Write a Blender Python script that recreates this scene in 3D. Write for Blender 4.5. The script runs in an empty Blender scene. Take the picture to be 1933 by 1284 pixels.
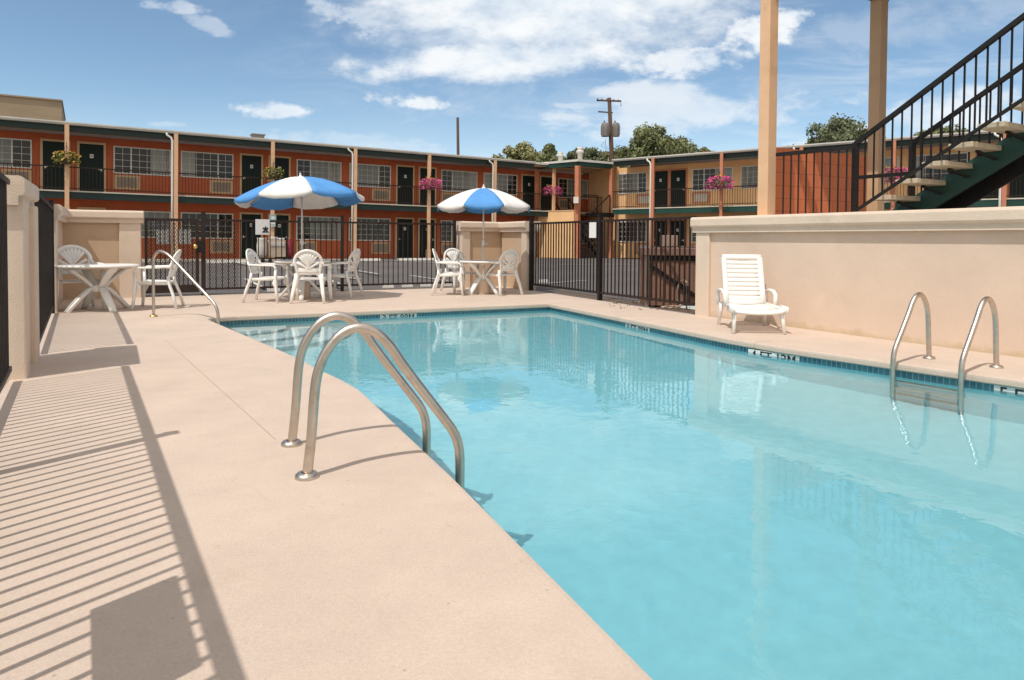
import bpy, math, random
from mathutils import Vector, Matrix
from mathutils.geometry import tessellate_polygon
R = random.Random(7)
col = bpy.context.scene.collection
rad = math.radians
# ------------------------------------------------------------------ camera measurements (photo is 1933 x 1284, 24 mm lens)
F = 1288.7; CAMZ = 1.15; PITCH = rad(1.5); ROLL = 0.006
HZ = 453.0; PPY = HZ + F*math.tan(PITCH)
c_r = Vector((math.cos(ROLL), 0, math.sin(ROLL))); c_u0 = Vector((-math.sin(ROLL), 0, math.cos(ROLL))); c_f0 = Vector((0, 1, 0))
c_f = (c_f0*math.cos(PITCH) - c_u0*math.sin(PITCH)).normalized()
c_u = (c_u0*math.cos(PITCH) + c_f0*math.sin(PITCH)).normalized()
def ray(u, v):
    return c_r*((u-966.5)/F) + c_u*(-(v-PPY)/F) + c_f
def G(u, v, z=0.0):            # measured point of the photo that lies at height z
    d = ray(u, v); t = (z-CAMZ)/d.z
    return Vector((d.x*t, d.y*t, z))
def AT(u, v, Y):               # measured point of the photo at distance Y
    d = ray(u, v); t = Y/d.y
    return Vector((d.x*t, Y, CAMZ + d.z*t))
# ------------------------------------------------------------------ mesh builder
class MB:
    def __init__(s): s.v = []; s.f = []; s.sm = []; s.mi = []; s.cur = 0
    def add(s, vs, fs, smooth=False):
        o = len(s.v); s.v += [tuple(v) for v in vs]
        for f in fs: s.f.append(tuple(i+o for i in f)); s.sm.append(smooth); s.mi.append(s.cur)
        return s
    def box(s, a, b):          # axis aligned from corner a to corner b
        x0, x1 = sorted((a[0], b[0])); y0, y1 = sorted((a[1], b[1])); z0, z1 = sorted((a[2], b[2]))
        vs = [(x0,y0,z0),(x1,y0,z0),(x1,y1,z0),(x0,y1,z0),(x0,y0,z1),(x1,y0,z1),(x1,y1,z1),(x0,y1,z1)]
        return s.add(vs, [(3,2,1,0),(4,5,6,7),(0,1,5,4),(1,2,6,5),(2,3,7,6),(3,0,4,7)])
    def beam(s, p0, p1, w, h, up=(0,0,1)):
        p0 = Vector(p0); p1 = Vector(p1); d = (p1-p0).normalized(); up = Vector(up)
        if abs(d.dot(up)) > .98: up = Vector((0,1,0)) if abs(d.y) < .9 else Vector((1,0,0))
        sd = d.cross(up).normalized(); u2 = sd.cross(d).normalized()
        vs = [p+sd*a*w/2+u2*b*h/2 for p in (p0,p1) for a,b in ((-1,-1),(1,-1),(1,1),(-1,1))]
        return s.add(vs, [(0,1,2,3),(7,6,5,4),(0,4,5,1),(1,5,6,2),(2,6,7,3),(3,7,4,0)])
    def ribbon(s, pts, ws, ts, side=None, smooth=True):   # rectangular section swept along a path; side = width direction
        pts = [Vector(p) for p in pts]; n = len(pts); rings = []
        for i, p in enumerate(pts):
            d = (pts[min(i+1,n-1)]-pts[max(i-1,0)]).normalized()
            sd = Vector(side) if side is not None else Vector((1,0,0))
            if callable(side): sd = Vector(side(i))
            sd = (sd - d*sd.dot(d)).normalized(); nn = d.cross(sd).normalized()
            w = ws[i] if hasattr(ws,'__len__') else ws; t = ts[i] if hasattr(ts,'__len__') else ts
            rings.append([p+sd*a*w/2+nn*b*t/2 for a,b in ((-1,-.5),(-.86,-1),(.86,-1),(1,-.5),(1,.5),(.86,1),(-.86,1),(-1,.5))])
        k = 8; vs = [v for r in rings for v in r]; fs = []
        for i in range(n-1):
            for j in range(k): fs.append((i*k+j, i*k+(j+1)%k, (i+1)*k+(j+1)%k, (i+1)*k+j))
        fs.append(tuple(range(k-1,-1,-1))); fs.append(tuple(range((n-1)*k, n*k)))
        return s.add(vs, fs, smooth)
    def tube(s, pts, r, k=8, smooth=True):
        pts = [Vector(p) for p in pts]; n = len(pts); vs = []; fs = []; ref = None
        for i, p in enumerate(pts):
            d = (pts[min(i+1,n-1)]-pts[max(i-1,0)]).normalized()
            if ref is None: ref = Vector((0,0,1)) if abs(d.z) < .9 else Vector((1,0,0))
            ref = (ref - d*ref.dot(d)).normalized(); b = d.cross(ref)
            rr = r[i] if hasattr(r,'__len__') else r
            for j in range(k):
                a = 2*math.pi*j/k; vs.append(p+ref*math.cos(a)*rr+b*math.sin(a)*rr)
        for i in range(n-1):
            for j in range(k): fs.append((i*k+j, i*k+(j+1)%k, (i+1)*k+(j+1)%k, (i+1)*k+j))
        s.add(vs, fs, smooth)
        o = len(s.v)-n*k
        s.f += [tuple(o+i for i in range(k-1,-1,-1)), tuple(o+(n-1)*k+i for i in range(k))]; s.sm += [False]*2; s.mi += [s.cur]*2
        return s
    def lathe(s, prof, c=(0,0,0), k=16, smooth=True):
        vs = []; fs = []; n = len(prof)
        for r, z in prof:
            for j in range(k):
                a = 2*math.pi*j/k; vs.append((c[0]+r*math.cos(a), c[1]+r*math.sin(a), c[2]+z))
        for i in range(n-1):
            for j in range(k): fs.append((i*k+j, i*k+(j+1)%k, (i+1)*k+(j+1)%k, (i+1)*k+j))
        return s.add(vs, fs, smooth)
    def prism(s, poly, z0, z1):   # convex or simple polygon, counterclockwise
        n = len(poly); vs = [(p[0],p[1],z0) for p in poly]+[(p[0],p[1],z1) for p in poly]
        fs = [(i,(i+1)%n,n+(i+1)%n,n+i) for i in range(n)]
        fs += [tuple(range(n-1,-1,-1)), tuple(range(n,2*n))]
        return s.add(vs, fs)
    def build(s, name, m, parent=None, bevel=0, autosmooth=False):
        me = bpy.data.meshes.new(name); me.from_pydata(s.v, [], s.f)
        me.polygons.foreach_set('use_smooth', s.sm)
        for x in (m if isinstance(m,(list,tuple)) else [m]): me.materials.append(x)
        if isinstance(m,(list,tuple)): me.polygons.foreach_set('material_index', s.mi)
        me.update()
        o = bpy.data.objects.new(name, me); col.objects.link(o)
        if parent: o.parent = parent
        if bevel:
            b = o.modifiers.new('bevel','BEVEL'); b.width = bevel; b.segments = 2; b.limit_method = 'ANGLE'; b.angle_limit = rad(40)
        return o
def tag(o, label=None, cat=None, group=None, kind=None):
    if label: o['label'] = label
    if cat: o['category'] = cat
    if group: o['group'] = group
    if kind: o['kind'] = kind
    return o
def empty(name, loc, rz=0, label=None, cat=None, group=None, rot=None):
    o = bpy.data.objects.new(name, None); col.objects.link(o); o.location = loc
    o.rotation_euler = rot if rot else (0,0,rz); o.empty_display_size = .2
    return tag(o, label, cat, group)
def copy_tree(o, parent=None, kids=None):
    c = o.copy(); col.objects.link(c); c.parent = parent
    for ch in [x for x in bpy.data.objects if x.parent == o]: copy_tree(ch, c)
    return c
def part_copy(o, parent, loc):       # a part repeated on the same thing, with its sub-parts
    c = copy_tree(o, parent); c.location = loc; return c
def text_mesh(s, size, name, m, parent, ext=.001, bold=.02):
    cu = bpy.data.curves.new('t','FONT'); cu.body = s; cu.size = size; cu.extrude = ext; cu.offset = bold*size
    cu.align_x = 'CENTER'; cu.align_y = 'CENTER'
    t = bpy.data.objects.new('t', cu); col.objects.link(t)
    dg = bpy.context.evaluated_depsgraph_get(); me = bpy.data.meshes.new_from_object(t.evaluated_get(dg)); me.name = name
    bpy.data.objects.remove(t); me.materials.clear(); me.materials.append(m)
    o = bpy.data.objects.new(name, me); col.objects.link(o); o.parent = parent
    return o
# ------------------------------------------------------------------ materials
def mat(name, base, rough=.6, var=.12, scale=3, bump=0, bscale=60, metal=0, spec=.5, dark=None, dscale=1.2, damt=0, coat=0, stretch=None):
    m = bpy.data.materials.new(name); m.use_nodes = True; nt = m.node_tree; N = nt.nodes; L = nt.links
    b = N['Principled BSDF']; b.inputs['Roughness'].default_value = rough; b.inputs['Metallic'].default_value = metal
    b.inputs['Specular IOR Level'].default_value = spec; b.inputs['Coat Weight'].default_value = coat
    tc = N.new('ShaderNodeTexCoord'); vec = tc.outputs['Object']
    if stretch:
        mp = N.new('ShaderNodeMapping'); mp.inputs['Scale'].default_value = stretch; L.new(vec, mp.inputs['Vector']); vec = mp.outputs[0]
    n1 = N.new('ShaderNodeTexNoise'); n1.inputs['Scale'].default_value = scale; n1.inputs['Detail'].default_value = 6; n1.inputs['Roughness'].default_value = .6
    L.new(vec, n1.inputs['Vector'])
    mx = N.new('ShaderNodeMix'); mx.data_type = 'RGBA'
    lo = [max(0,c*(1-var)) for c in base]; hi = [min(1,c*(1+var)) for c in base]
    rp = N.new('ShaderNodeMapRange'); rp.inputs[1].default_value = .3; rp.inputs[2].default_value = .7
    L.new(n1.outputs['Fac'], rp.inputs[0]); L.new(rp.outputs[0], mx.inputs[0])
    mx.inputs[6].default_value = (*lo,1); mx.inputs[7].default_value = (*hi,1)
    out = mx.outputs[2]
    if dark:
        n2 = N.new('ShaderNodeTexNoise'); n2.inputs['Scale'].default_value = dscale; n2.inputs['Detail'].default_value = 8; n2.inputs['Roughness'].default_value = .7
        L.new(vec, n2.inputs['Vector'])
        r2 = N.new('ShaderNodeMapRange'); r2.inputs[1].default_value = .55; r2.inputs[2].default_value = .72; r2.inputs[4].default_value = damt
        L.new(n2.outputs['Fac'], r2.inputs[0])
        m2 = N.new('ShaderNodeMix'); m2.data_type = 'RGBA'; L.new(r2.outputs[0], m2.inputs[0]); L.new(out, m2.inputs[6]); m2.inputs[7].default_value = (*dark,1)
        out = m2.outputs[2]
    L.new(out, b.inputs['Base Color'])
    if bump:
        n3 = N.new('ShaderNodeTexNoise'); n3.inputs['Scale'].default_value = bscale; n3.inputs['Detail'].default_value = 4
        L.new(tc.outputs['Object'], n3.inputs['Vector'])
        bp = N.new('ShaderNodeBump'); bp.inputs['Strength'].default_value = bump; bp.inputs['Distance'].default_value = .01
        L.new(n3.outputs['Fac'], bp.inputs['Height']); L.new(bp.outputs[0], b.inputs['Normal'])
    m['col'] = out.node.name
    return m
M = {}
M['stucco'] = mat('stucco', (.73,.56,.435), .85, .06, 1.5, .5, 90, dark=(.60,.44,.33), dscale=1.4, damt=.35)
M['stucco_cap'] = mat('stucco_cap', (.73,.585,.46), .8, .06, 2, .4, 80, dark=(.5,.42,.33), dscale=2.5, damt=.4)
M['coping'] = mat('coping', (.62,.51,.395), .75, .07, 1.5, .3, 120, dark=(.42,.36,.28), dscale=3, damt=.35)
M['red'] = mat('red_stucco', (.52,.12,.045), .8, .1, 1.2, .3, 40, dark=(.40,.085,.035), dscale=1.5, damt=.6)
M['yellow'] = mat('yellow_stucco', (.90,.55,.28), .8, .07, 1.2, .3, 40, dark=(.74,.43,.2), dscale=1.5, damt=.6)
M['orange_block'] = mat('orange_block', (.56,.155,.06), .8, .1, 2, .4, 40)
M['green_dark'] = mat('green_paint_dark', (.005,.022,.018), .5, .15, 2)
M['green'] = mat('green_paint', (.009,.055,.040), .45, .15, 2)
M['door'] = mat('door_green', (.007,.017,.014), .5, .15, 2, spec=.25)
M['door_dark'] = mat('door_black', (.008,.007,.01), .5, .1, 2)
M['trim'] = mat('cream_trim', (.66,.44,.25), .6, .08, 3)
M['salmon'] = mat('salmon_paint', (.58,.22,.12), .6, .1, 3)
M['post'] = mat('post_cream', (.80,.49,.29), .55, .08, 3, dark=(.5,.3,.15), dscale=4, damt=.4)
M['post_tan'] = mat('post_tan', (.58,.37,.21), .6, .08, 3)  # darker copy of the post colour, porch shade painted into it
M['white_trim'] = mat('white_trim', (.78,.74,.68), .45, .06, 3)
M['gutter'] = mat('gutter_metal', (.68,.64,.58), .4, .12, 1.5, dark=(.3,.27,.23), dscale=3, damt=.4)
M['slab'] = mat('slab_edge', (.62,.56,.46), .7, .1, 3)
M['soffit'] = mat('soffit', (.68,.50,.28), .7, .08, 2)
M['black'] = mat('black_iron', (.015,.012,.011), .5, .25, 6, .1, 120, spec=.3)
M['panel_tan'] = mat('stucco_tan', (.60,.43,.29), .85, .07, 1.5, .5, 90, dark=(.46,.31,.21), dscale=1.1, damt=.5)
M['bronze'] = mat('bronze_iron', (.03,.018,.014), .5, .25, 6, .1, 120, spec=.3)
M['plastic'] = mat('white_plastic', (.90,.875,.83), .33, .04, 3, .05, 200, dark=(.62,.57,.5), dscale=6, damt=.25)
M['steel'] = mat('brushed_steel', (.60,.53,.46), .36, .12, 12, .12, 300, metal=1, dark=(.35,.25,.18), dscale=14, damt=.5)
M['drum'] = mat('drum_beige', (.62,.48,.36), .6, .08, 3)
M['blue'] = mat('umbrella_blue', (.09,.30,.66), .75, .08, 5, .3, 30)
M['umb_white'] = mat('umbrella_white', (.80,.77,.74), .75, .05, 5, .3, 30)
M['bag_blue'] = mat('navy', (.03,.06,.2), .6)
M['wood'] = mat('pole_wood', (.09,.05,.032), .85, .3, 3, .5, 30, stretch=(6,6,.7))
M['grey_metal'] = mat('grey_metal', (.20,.18,.165), .5, .15, 3, dark=(.12,.1,.09), dscale=5, damt=.5)
M['brown_panel'] = mat('brown_panel', (.26,.135,.095), .65, .2, 2, .2, 30, dark=(.2,.12,.09), dscale=4, damt=.5)
M['brown_lid'] = mat('brown_lid', (.24,.13,.10), .5, .15, 3)
M['asphalt'] = mat('asphalt', (.12,.108,.104), .9, .2, .35, .6, 160, dark=(.17,.15,.14), dscale=.5, damt=.6)
M['paint_line'] = mat('paint_line', (.55,.53,.5), .8, .2, 8, dark=(.1,.09,.09), dscale=10, damt=.7)
M['concrete'] = mat('concrete', (.42,.37,.32), .85, .12, 2, .4, 100)
M['stop_white'] = mat('wheel_stop_paint', (.78,.74,.68), .7, .1, 6)
M['kerb'] = mat('kerb_grey', (.23,.19,.165), .85, .12, 3, .4, 90)
M['soil'] = mat('soil', (.17,.115,.08), .95, .35, 5, 1, 60, dark=(.07,.045,.03), dscale=6, damt=.8)
M['paper'] = mat('paper', (.8,.79,.78), .6, .04, 6)
M['ink'] = mat('ink', (.02,.02,.022), .5, .05)
M['sign_blue'] = mat('sign_teal', (.28,.48,.5), .5, .08)
M['brass'] = mat('brass', (.8,.5,.18), .3, .1, metal=1)
M['tan_block'] = mat('tan_building', (.40,.30,.20), .9, .12, .35, .4, 20, stretch=(1,1,4))
M['tread'] = mat('tread_concrete', (.62,.50,.36), .8, .12, 4, .4, 80, dark=(.3,.24,.18), dscale=6, damt=.5)
M['leaf'] = mat('leaf_green', (.19,.21,.085), .7, .5, 1.1)
M['leaf2'] = mat('leaf_olive', (.28,.27,.12), .7, .4, 1.1)
M['leaf3'] = mat('leaf_dark', (.15,.17,.085), .7, .45, 1.3)
M['bark'] = mat('bark', (.12,.085,.06), .9, .25, 4, .5, 30)
M['pink'] = mat('petal_pink', (.85,.09,.34), .6, .3, 9)
M['petal_yellow'] = mat('petal_yellow', (.7,.4,.05), .6, .35, 9)
M['bskt_green'] = mat('basket_leaf', (.12,.17,.04), .7, .4, 9)
M['basket'] = mat('basket_fibre', (.12,.07,.04), .9, .3, 20)
M['ac'] = mat('ac_grille', (.33,.25,.19), .55, .12, 4)
M['ac_dark'] = mat('ac_dark', (.10,.08,.075), .6, .1)
M['ac_light'] = mat('ac_light', (.62,.56,.48), .55, .08)
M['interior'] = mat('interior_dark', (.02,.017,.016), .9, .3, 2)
M['curtain'] = mat('curtain', (.66,.63,.56), .9, .12, 9, stretch=(6,1,.3))
M['blind'] = mat('blind_grey', (.44,.42,.39), .8, .12, 3)
M['linen'] = mat('linen', (.6,.56,.52), .9, .08, 5, .4, 15)
M['cart'] = mat('cart_beige', (.5,.4,.3), .6, .1, 4)
M['red_cloth'] = mat('red_cloth', (.3,.04,.06), .9, .2, 6)
M['rubber'] = mat('rubber', (.02,.02,.02), .8, .1)
M['tile_mark'] = mat('marker_tile', (.72,.74,.72), .15, .03, 6)
M['brown_beam'] = mat('brown_beam', (.25,.10,.05), .6, .1, 3)
# deck: broom finished concrete with stains, pits and hairline cracks
def deck_mat():
    m = mat('deck_concrete', (.635,.505,.41), .8, .05, .9, .35, 220, dark=(.53,.40,.31), dscale=1.6, damt=.4)
    nt = m.node_tree; N = nt.nodes; L = nt.links; b = N['Principled BSDF']
    base = N[m['col']].outputs[2]; tc = N['Texture Coordinate']
    n = N.new('ShaderNodeTexNoise'); n.inputs['Scale'].default_value = 9; n.inputs['Detail'].default_value = 10; n.inputs['Roughness'].default_value = .75
    L.new(tc.outputs['Object'], n.inputs['Vector'])
    r = N.new('ShaderNodeMapRange'); r.inputs[1].default_value = .60; r.inputs[2].default_value = .70; r.inputs[4].default_value = .42
    L.new(n.outputs['Fac'], r.inputs[0])
    mx = N.new('ShaderNodeMix'); mx.data_type = 'RGBA'; L.new(r.outputs[0], mx.inputs[0]); L.new(base, mx.inputs[6]); mx.inputs[7].default_value = (.34,.25,.18,1)
    # pits
    v = N.new('ShaderNodeTexVoronoi'); v.inputs['Scale'].default_value = 7; v.inputs['Randomness'].default_value = 1
    L.new(tc.outputs['Object'], v.inputs['Vector'])
    r2 = N.new('ShaderNodeMapRange'); r2.inputs[1].default_value = .03; r2.inputs[2].default_value = .045; r2.inputs[3].default_value = .55; r2.inputs[4].default_value = 0
    L.new(v.outputs['Distance'], r2.inputs[0])
    mx2 = N.new('ShaderNodeMix'); mx2.data_type = 'RGBA'; L.new(r2.outputs[0], mx2.inputs[0]); L.new(mx.outputs[2], mx2.inputs[6]); mx2.inputs[7].default_value = (.30,.23,.17,1)
    # hairline cracks
    ns = N.new('ShaderNodeTexNoise'); ns.inputs['Scale'].default_value = 3; ns.inputs['Detail'].default_value = 5; L.new(tc.outputs['Object'], ns.inputs['Vector'])
    ad = N.new('ShaderNodeMix'); ad.data_type = 'VECTOR'; ad.inputs[0].default_value = .16
    L.new(tc.outputs['Object'], ad.inputs[4]); L.new(ns.outputs['Color'], ad.inputs[5])
    v2 = N.new('ShaderNodeTexVoronoi'); v2.feature = 'DISTANCE_TO_EDGE'; v2.inputs['Scale'].default_value = .55; L.new(ad.outputs[1], v2.inputs['Vector'])
    r3 = N.new('ShaderNodeMapRange'); r3.inputs[1].default_value = .0; r3.inputs[2].default_value = .0022; r3.inputs[3].default_value = .12; r3.inputs[4].default_value = 0
    L.new(v2.outputs['Distance'], r3.inputs[0])
    n5 = N.new('ShaderNodeTexNoise'); n5.inputs['Scale'].default_value = .8; L.new(tc.outputs['Object'], n5.inputs['Vector'])
    r5 = N.new('ShaderNodeMapRange'); r5.inputs[1].default_value = .52; r5.inputs[2].default_value = .6; L.new(n5.outputs['Fac'], r5.inputs[0])
    ml = N.new('ShaderNodeMath'); ml.operation = 'MULTIPLY'; L.new(r3.outputs[0], ml.inputs[0]); L.new(r5.outputs[0], ml.inputs[1])
    mx3 = N.new('ShaderNodeMix'); mx3.data_type = 'RGBA'; L.new(ml.outputs[0], mx3.inputs[0]); L.new(mx2.outputs[2], mx3.inputs[6]); mx3.inputs[7].default_value = (.2,.14,.1,1)
    g1 = N.new('ShaderNodeTexNoise'); g1.inputs['Scale'].default_value = 75; g1.inputs['Detail'].default_value = 5; g1.inputs['Roughness'].default_value = .8; L.new(tc.outputs['Object'], g1.inputs['Vector'])
    g2 = N.new('ShaderNodeTexNoise'); g2.inputs['Scale'].default_value = 2.2; g2.inputs['Detail'].default_value = 12; g2.inputs['Roughness'].default_value = .75; L.new(tc.outputs['Object'], g2.inputs['Vector'])
    g3 = N.new('ShaderNodeMapRange'); g3.inputs[1].default_value = .3; g3.inputs[2].default_value = .7; g3.inputs[3].default_value = .88; g3.inputs[4].default_value = 1.1; L.new(g1.outputs['Fac'], g3.inputs[0])
    g4 = N.new('ShaderNodeMapRange'); g4.inputs[1].default_value = .35; g4.inputs[2].default_value = .65; g4.inputs[3].default_value = .93; g4.inputs[4].default_value = 1.04; L.new(g2.outputs['Fac'], g4.inputs[0])
    g5 = N.new('ShaderNodeMath'); g5.operation = 'MULTIPLY'; L.new(g3.outputs[0], g5.inputs[0]); L.new(g4.outputs[0], g5.inputs[1])
    g6 = N.new('ShaderNodeVectorMath'); g6.operation = 'SCALE'; L.new(mx3.outputs[2], g6.inputs[0]); L.new(g5.outputs[0], g6.inputs['Scale'])
    L.new(g6.outputs[0], b.inputs['Base Color'])
    return m
M['deck'] = deck_mat()
def block_mat():
    m = bpy.data.materials.new('painted_block'); m.use_nodes = True; N = m.node_tree.nodes; L = m.node_tree.links; b = N['Principled BSDF']
    tc = N.new('ShaderNodeTexCoord'); mp = N.new('ShaderNodeMapping'); mp.inputs['Rotation'].default_value = (rad(90),0,0)
    L.new(tc.outputs['Object'], mp.inputs[0])
    br = N.new('ShaderNodeTexBrick'); br.inputs['Scale'].default_value = 1; br.inputs['Brick Width'].default_value = .4; br.inputs['Row Height'].default_value = .2
    br.inputs['Mortar Size'].default_value = .006; br.inputs['Color1'].default_value = (.80,.235,.09,1); br.inputs['Color2'].default_value = (.77,.22,.085,1); br.inputs['Mortar'].default_value = (.58,.155,.06,1)
    L.new(mp.outputs[0], br.inputs['Vector']); L.new(br.outputs['Color'], b.inputs['Base Color']); b.inputs['Roughness'].default_value = .75
    bp = N.new('ShaderNodeBump'); bp.invert = True; bp.inputs['Distance'].default_value = .01; bp.inputs['Strength'].default_value = .6; L.new(br.outputs['Fac'], bp.inputs['Height'])
    L.new(bp.outputs[0], b.inputs['Normal']); return m
M['block'] = block_mat()
def tile_mat():
    m = bpy.data.materials.new('pool_tile'); m.use_nodes = True; N = m.node_tree.nodes; L = m.node_tree.links; b = N['Principled BSDF']
    uv = N.new('ShaderNodeUVMap')
    br = N.new('ShaderNodeTexBrick'); br.offset = 0; br.inputs['Scale'].default_value = 1; br.inputs['Brick Width'].default_value = .052; br.inputs['Row Height'].default_value = .052
    br.inputs['Mortar Size'].default_value = .003; br.inputs['Color1'].default_value = (.05,.20,.24,1); br.inputs['Color2'].default_value = (.03,.13,.20,1); br.inputs['Mortar'].default_value = (.32,.42,.42,1)
    L.new(uv.outputs[0], br.inputs['Vector'])
    L.new(br.outputs['Color'], b.inputs['Base Color']); b.inputs['Roughness'].default_value = .2
    return m
M['tile'] = tile_mat()
M['plaster'] = mat('pool_plaster', (.33,.69,.76), .8, .06, 8, dark=(.25,.63,.74), dscale=5, damt=.45)
for key in ('stucco',):     # splash and dirt line where the wall meets the deck
    nt = M[key].node_tree; N = nt.nodes; L = nt.links; tc = N['Texture Coordinate']; b = N['Principled BSDF']
    sp_ = N.new('ShaderNodeSeparateXYZ'); L.new(tc.outputs['Object'], sp_.inputs[0])
    nz = N.new('ShaderNodeTexNoise'); nz.inputs['Scale'].default_value = 7; nz.inputs['Detail'].default_value = 8; L.new(tc.outputs['Object'], nz.inputs['Vector'])
    m1 = N.new('ShaderNodeMath'); m1.operation = 'MULTIPLY_ADD'; m1.inputs[1].default_value = -.22; L.new(nz.outputs['Fac'], m1.inputs[0]); L.new(sp_.outputs[2], m1.inputs[2])
    r_ = N.new('ShaderNodeMapRange'); r_.inputs[1].default_value = -.10; r_.inputs[2].default_value = -.03; r_.inputs[3].default_value = .6; r_.inputs[4].default_value = 0; L.new(m1.outputs[0], r_.inputs[0])
    mx_ = N.new('ShaderNodeMix'); mx_.data_type = 'RGBA'; L.new(r_.outputs[0], mx_.inputs[0]); L.new(b.inputs['Base Color'].links[0].from_socket, mx_.inputs[6]); mx_.inputs[7].default_value = (.52,.40,.22,1)
    L.new(mx_.outputs[2], b.inputs['Base Color'])
def glass_mat():
    m = bpy.data.materials.new('window_glass'); m.use_nodes = True; N = m.node_tree.nodes; L = m.node_tree.links; N.clear()
    o = N.new('ShaderNodeOutputMaterial'); t = N.new('ShaderNodeBsdfTransparent'); t.inputs[0].default_value = (.8,.82,.82,1)
    g = N.new('ShaderNodeBsdfGlossy'); g.inputs['Roughness'].default_value = .02; fr = N.new('ShaderNodeFresnel'); fr.inputs['IOR'].default_value = 1.55
    mx = N.new('ShaderNodeMixShader'); L.new(fr.outputs[0], mx.inputs[0]); L.new(t.outputs[0], mx.inputs[1]); L.new(g.outputs[0], mx.inputs[2]); L.new(mx.outputs[0], o.inputs[0])
    return m
M['glass'] = glass_mat()
def water_mat():
    m = bpy.data.materials.new('pool_water'); m.use_nodes = True; N = m.node_tree.nodes; L = m.node_tree.links; N.clear()
    o = N.new('ShaderNodeOutputMaterial'); g = N.new('ShaderNodeBsdfGlass'); g.inputs['IOR'].default_value = 1.333; g.inputs['Roughness'].default_value = 0
    tc = N.new('ShaderNodeTexCoord')
    n1 = N.new('ShaderNodeTexNoise'); n1.inputs['Scale'].default_value = 5.5; n1.inputs['Detail'].default_value = 2.5; n1.inputs['Roughness'].default_value = .55; n1.inputs['Distortion'].default_value = .6
    L.new(tc.outputs['Object'], n1.inputs['Vector'])
    n2 = N.new('ShaderNodeTexNoise'); n2.inputs['Scale'].default_value = .45; L.new(tc.outputs['Object'], n2.inputs['Vector'])
    r = N.new('ShaderNodeMapRange'); r.inputs[1].default_value = .35; r.inputs[2].default_value = .65; r.inputs[3].default_value = .5; r.inputs[4].default_value = 1
    L.new(n2.outputs['Fac'], r.inputs[0])
    ml = N.new('ShaderNodeMath'); ml.operation = 'MULTIPLY'; L.new(n1.outputs['Fac'], ml.inputs[0]); L.new(r.outputs[0], ml.inputs[1])
    bp = N.new('ShaderNodeBump'); bp.inputs['Strength'].default_value = 1; bp.inputs['Distance'].default_value = .0024
    L.new(ml.outputs[0], bp.inputs['Height']); L.new(bp.outputs[0], g.inputs['Normal'])
    g.inputs['Color'].default_value = (.93,.99,1,1)
    L.new(g.outputs[0], o.inputs['Surface'])
    return m
M['water'] = water_mat()
# ------------------------------------------------------------------ directions
V1 = Vector((.874,.486,0)).normalized()      # along the far side, away to the right
V2 = Vector((.507,-.862,0)).normalized()     # along the long right wall, towards the camera
# ------------------------------------------------------------------ ground: lot, deck, pool
def lot_z(y): return -.03 if y < 17 else (-.03 + .2*(min(y,30)-17)/13)
g = MB(); ys = [-60,-20,0,8,17,20,25,30,40,60,120,600,3000]
for i in range(len(ys)-1):
    for x0, x1 in ((-2000,-60),(-60,-4.6),(-4.6,60),(60,2000)):
        if x0 == -4.6 and ys[i] < 17 and ys[i+1] > -20: continue
        g.add([(x0,ys[i],lot_z(ys[i])),(x1,ys[i],lot_z(ys[i])),(x1,ys[i+1],lot_z(ys[i+1])),(x0,ys[i+1],lot_z(ys[i+1]))], [(0,1,2,3)])
# around the pool hole
def quad(a,b,c,d): g.add([(p[0],p[1],-.03) for p in (a,b,c,d)], [(0,1,2,3)])
quad((-4.6,-20),(60,-20),(60,-1.6),(-4.6,-1.6)); quad((-4.6,13.2),(60,13.2),(60,17),(-4.6,17)); quad((9.5,-1.6),(60,-1.6),(60,13.2),(9.5,13.2))
tag(g.build('parking_lot_asphalt', M['asphalt']), kind='structure')

POOL = [Vector(p) for p in [(.673,12.39),(1.70,10.08),(2.55,8.12),(2.93,7.45),(4.28,5.70),(7.5,1.55),(1.32,-.4),(.38,1.787),(-.269,3.274),(-.68,4.16),(-1.03,4.93),(-1.17,5.22),(-1.36,5.53),(-1.62,5.90),(-2.164,6.72),(-3.2,8.15),(-4.15,9.45),(-4.33,9.72),(-4.30,9.90),(-4.08,10.08)]]
def offset(poly, d):           # poly runs clockwise seen from above; positive d = outwards
    out = []; n = len(poly)
    for i in range(n):
        a, b, c = poly[i-1], poly[i], poly[(i+1)%n]
        e1 = (b-a).normalized(); e2 = (c-b).normalized()
        n1 = Vector((-e1.y,e1.x)); n2 = Vector((-e2.y,e2.x)); m = (n1+n2).normalized()
        out.append(b + m*(d/max(.5,m.dot(n1))))
    return out
OUTER = [(-3.0,-1.6),(9.3,-1.6),(9.3,2.2),(5.25,6.6),(3.03,10.38),(2.79,10.76),(1.0,14.46),(.42,15.6),(-.26,16.9),(-1.15,16.45),(-7.3,13.2),(-8.35,12.7),(-7.0,10.3),(-3.95,5.5),(.0,-1.0)]
OUTER = [(1.0-1.0,-1.6),(9.3,-1.6),(9.3,2.2),(5.3,6.6),(3.03,10.38),(2.79,10.76),(1.0,14.46),(.42,15.6),(-.26,16.95),(-1.25,16.45),(-7.3,13.15),(-8.45,12.55),(-7.05,10.3),(-4.05,5.5)]
inner = offset(POOL, .30)
pl = [[Vector((p[0],p[1],0)) for p in OUTER],[Vector((p[0],p[1],0)) for p in inner]]
tri = tessellate_polygon(pl); flat = [v for l in pl for v in l]
d = MB(); d.add(flat, [t if (flat[t[1]]-flat[t[0]]).cross(flat[t[2]]-flat[t[0]]).z > 0 else t[::-1] for t in tri])
n = len(OUTER); o0 = len(flat)
d.add([(p[0],p[1],0) for p in OUTER]+[(p[0],p[1],-.2) for p in OUTER], [(i,n+i,n+(i+1)%n,(i+1)%n) for i in range(n)])
tag(d.build('pool_deck', M['deck']), kind='structure')
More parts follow.
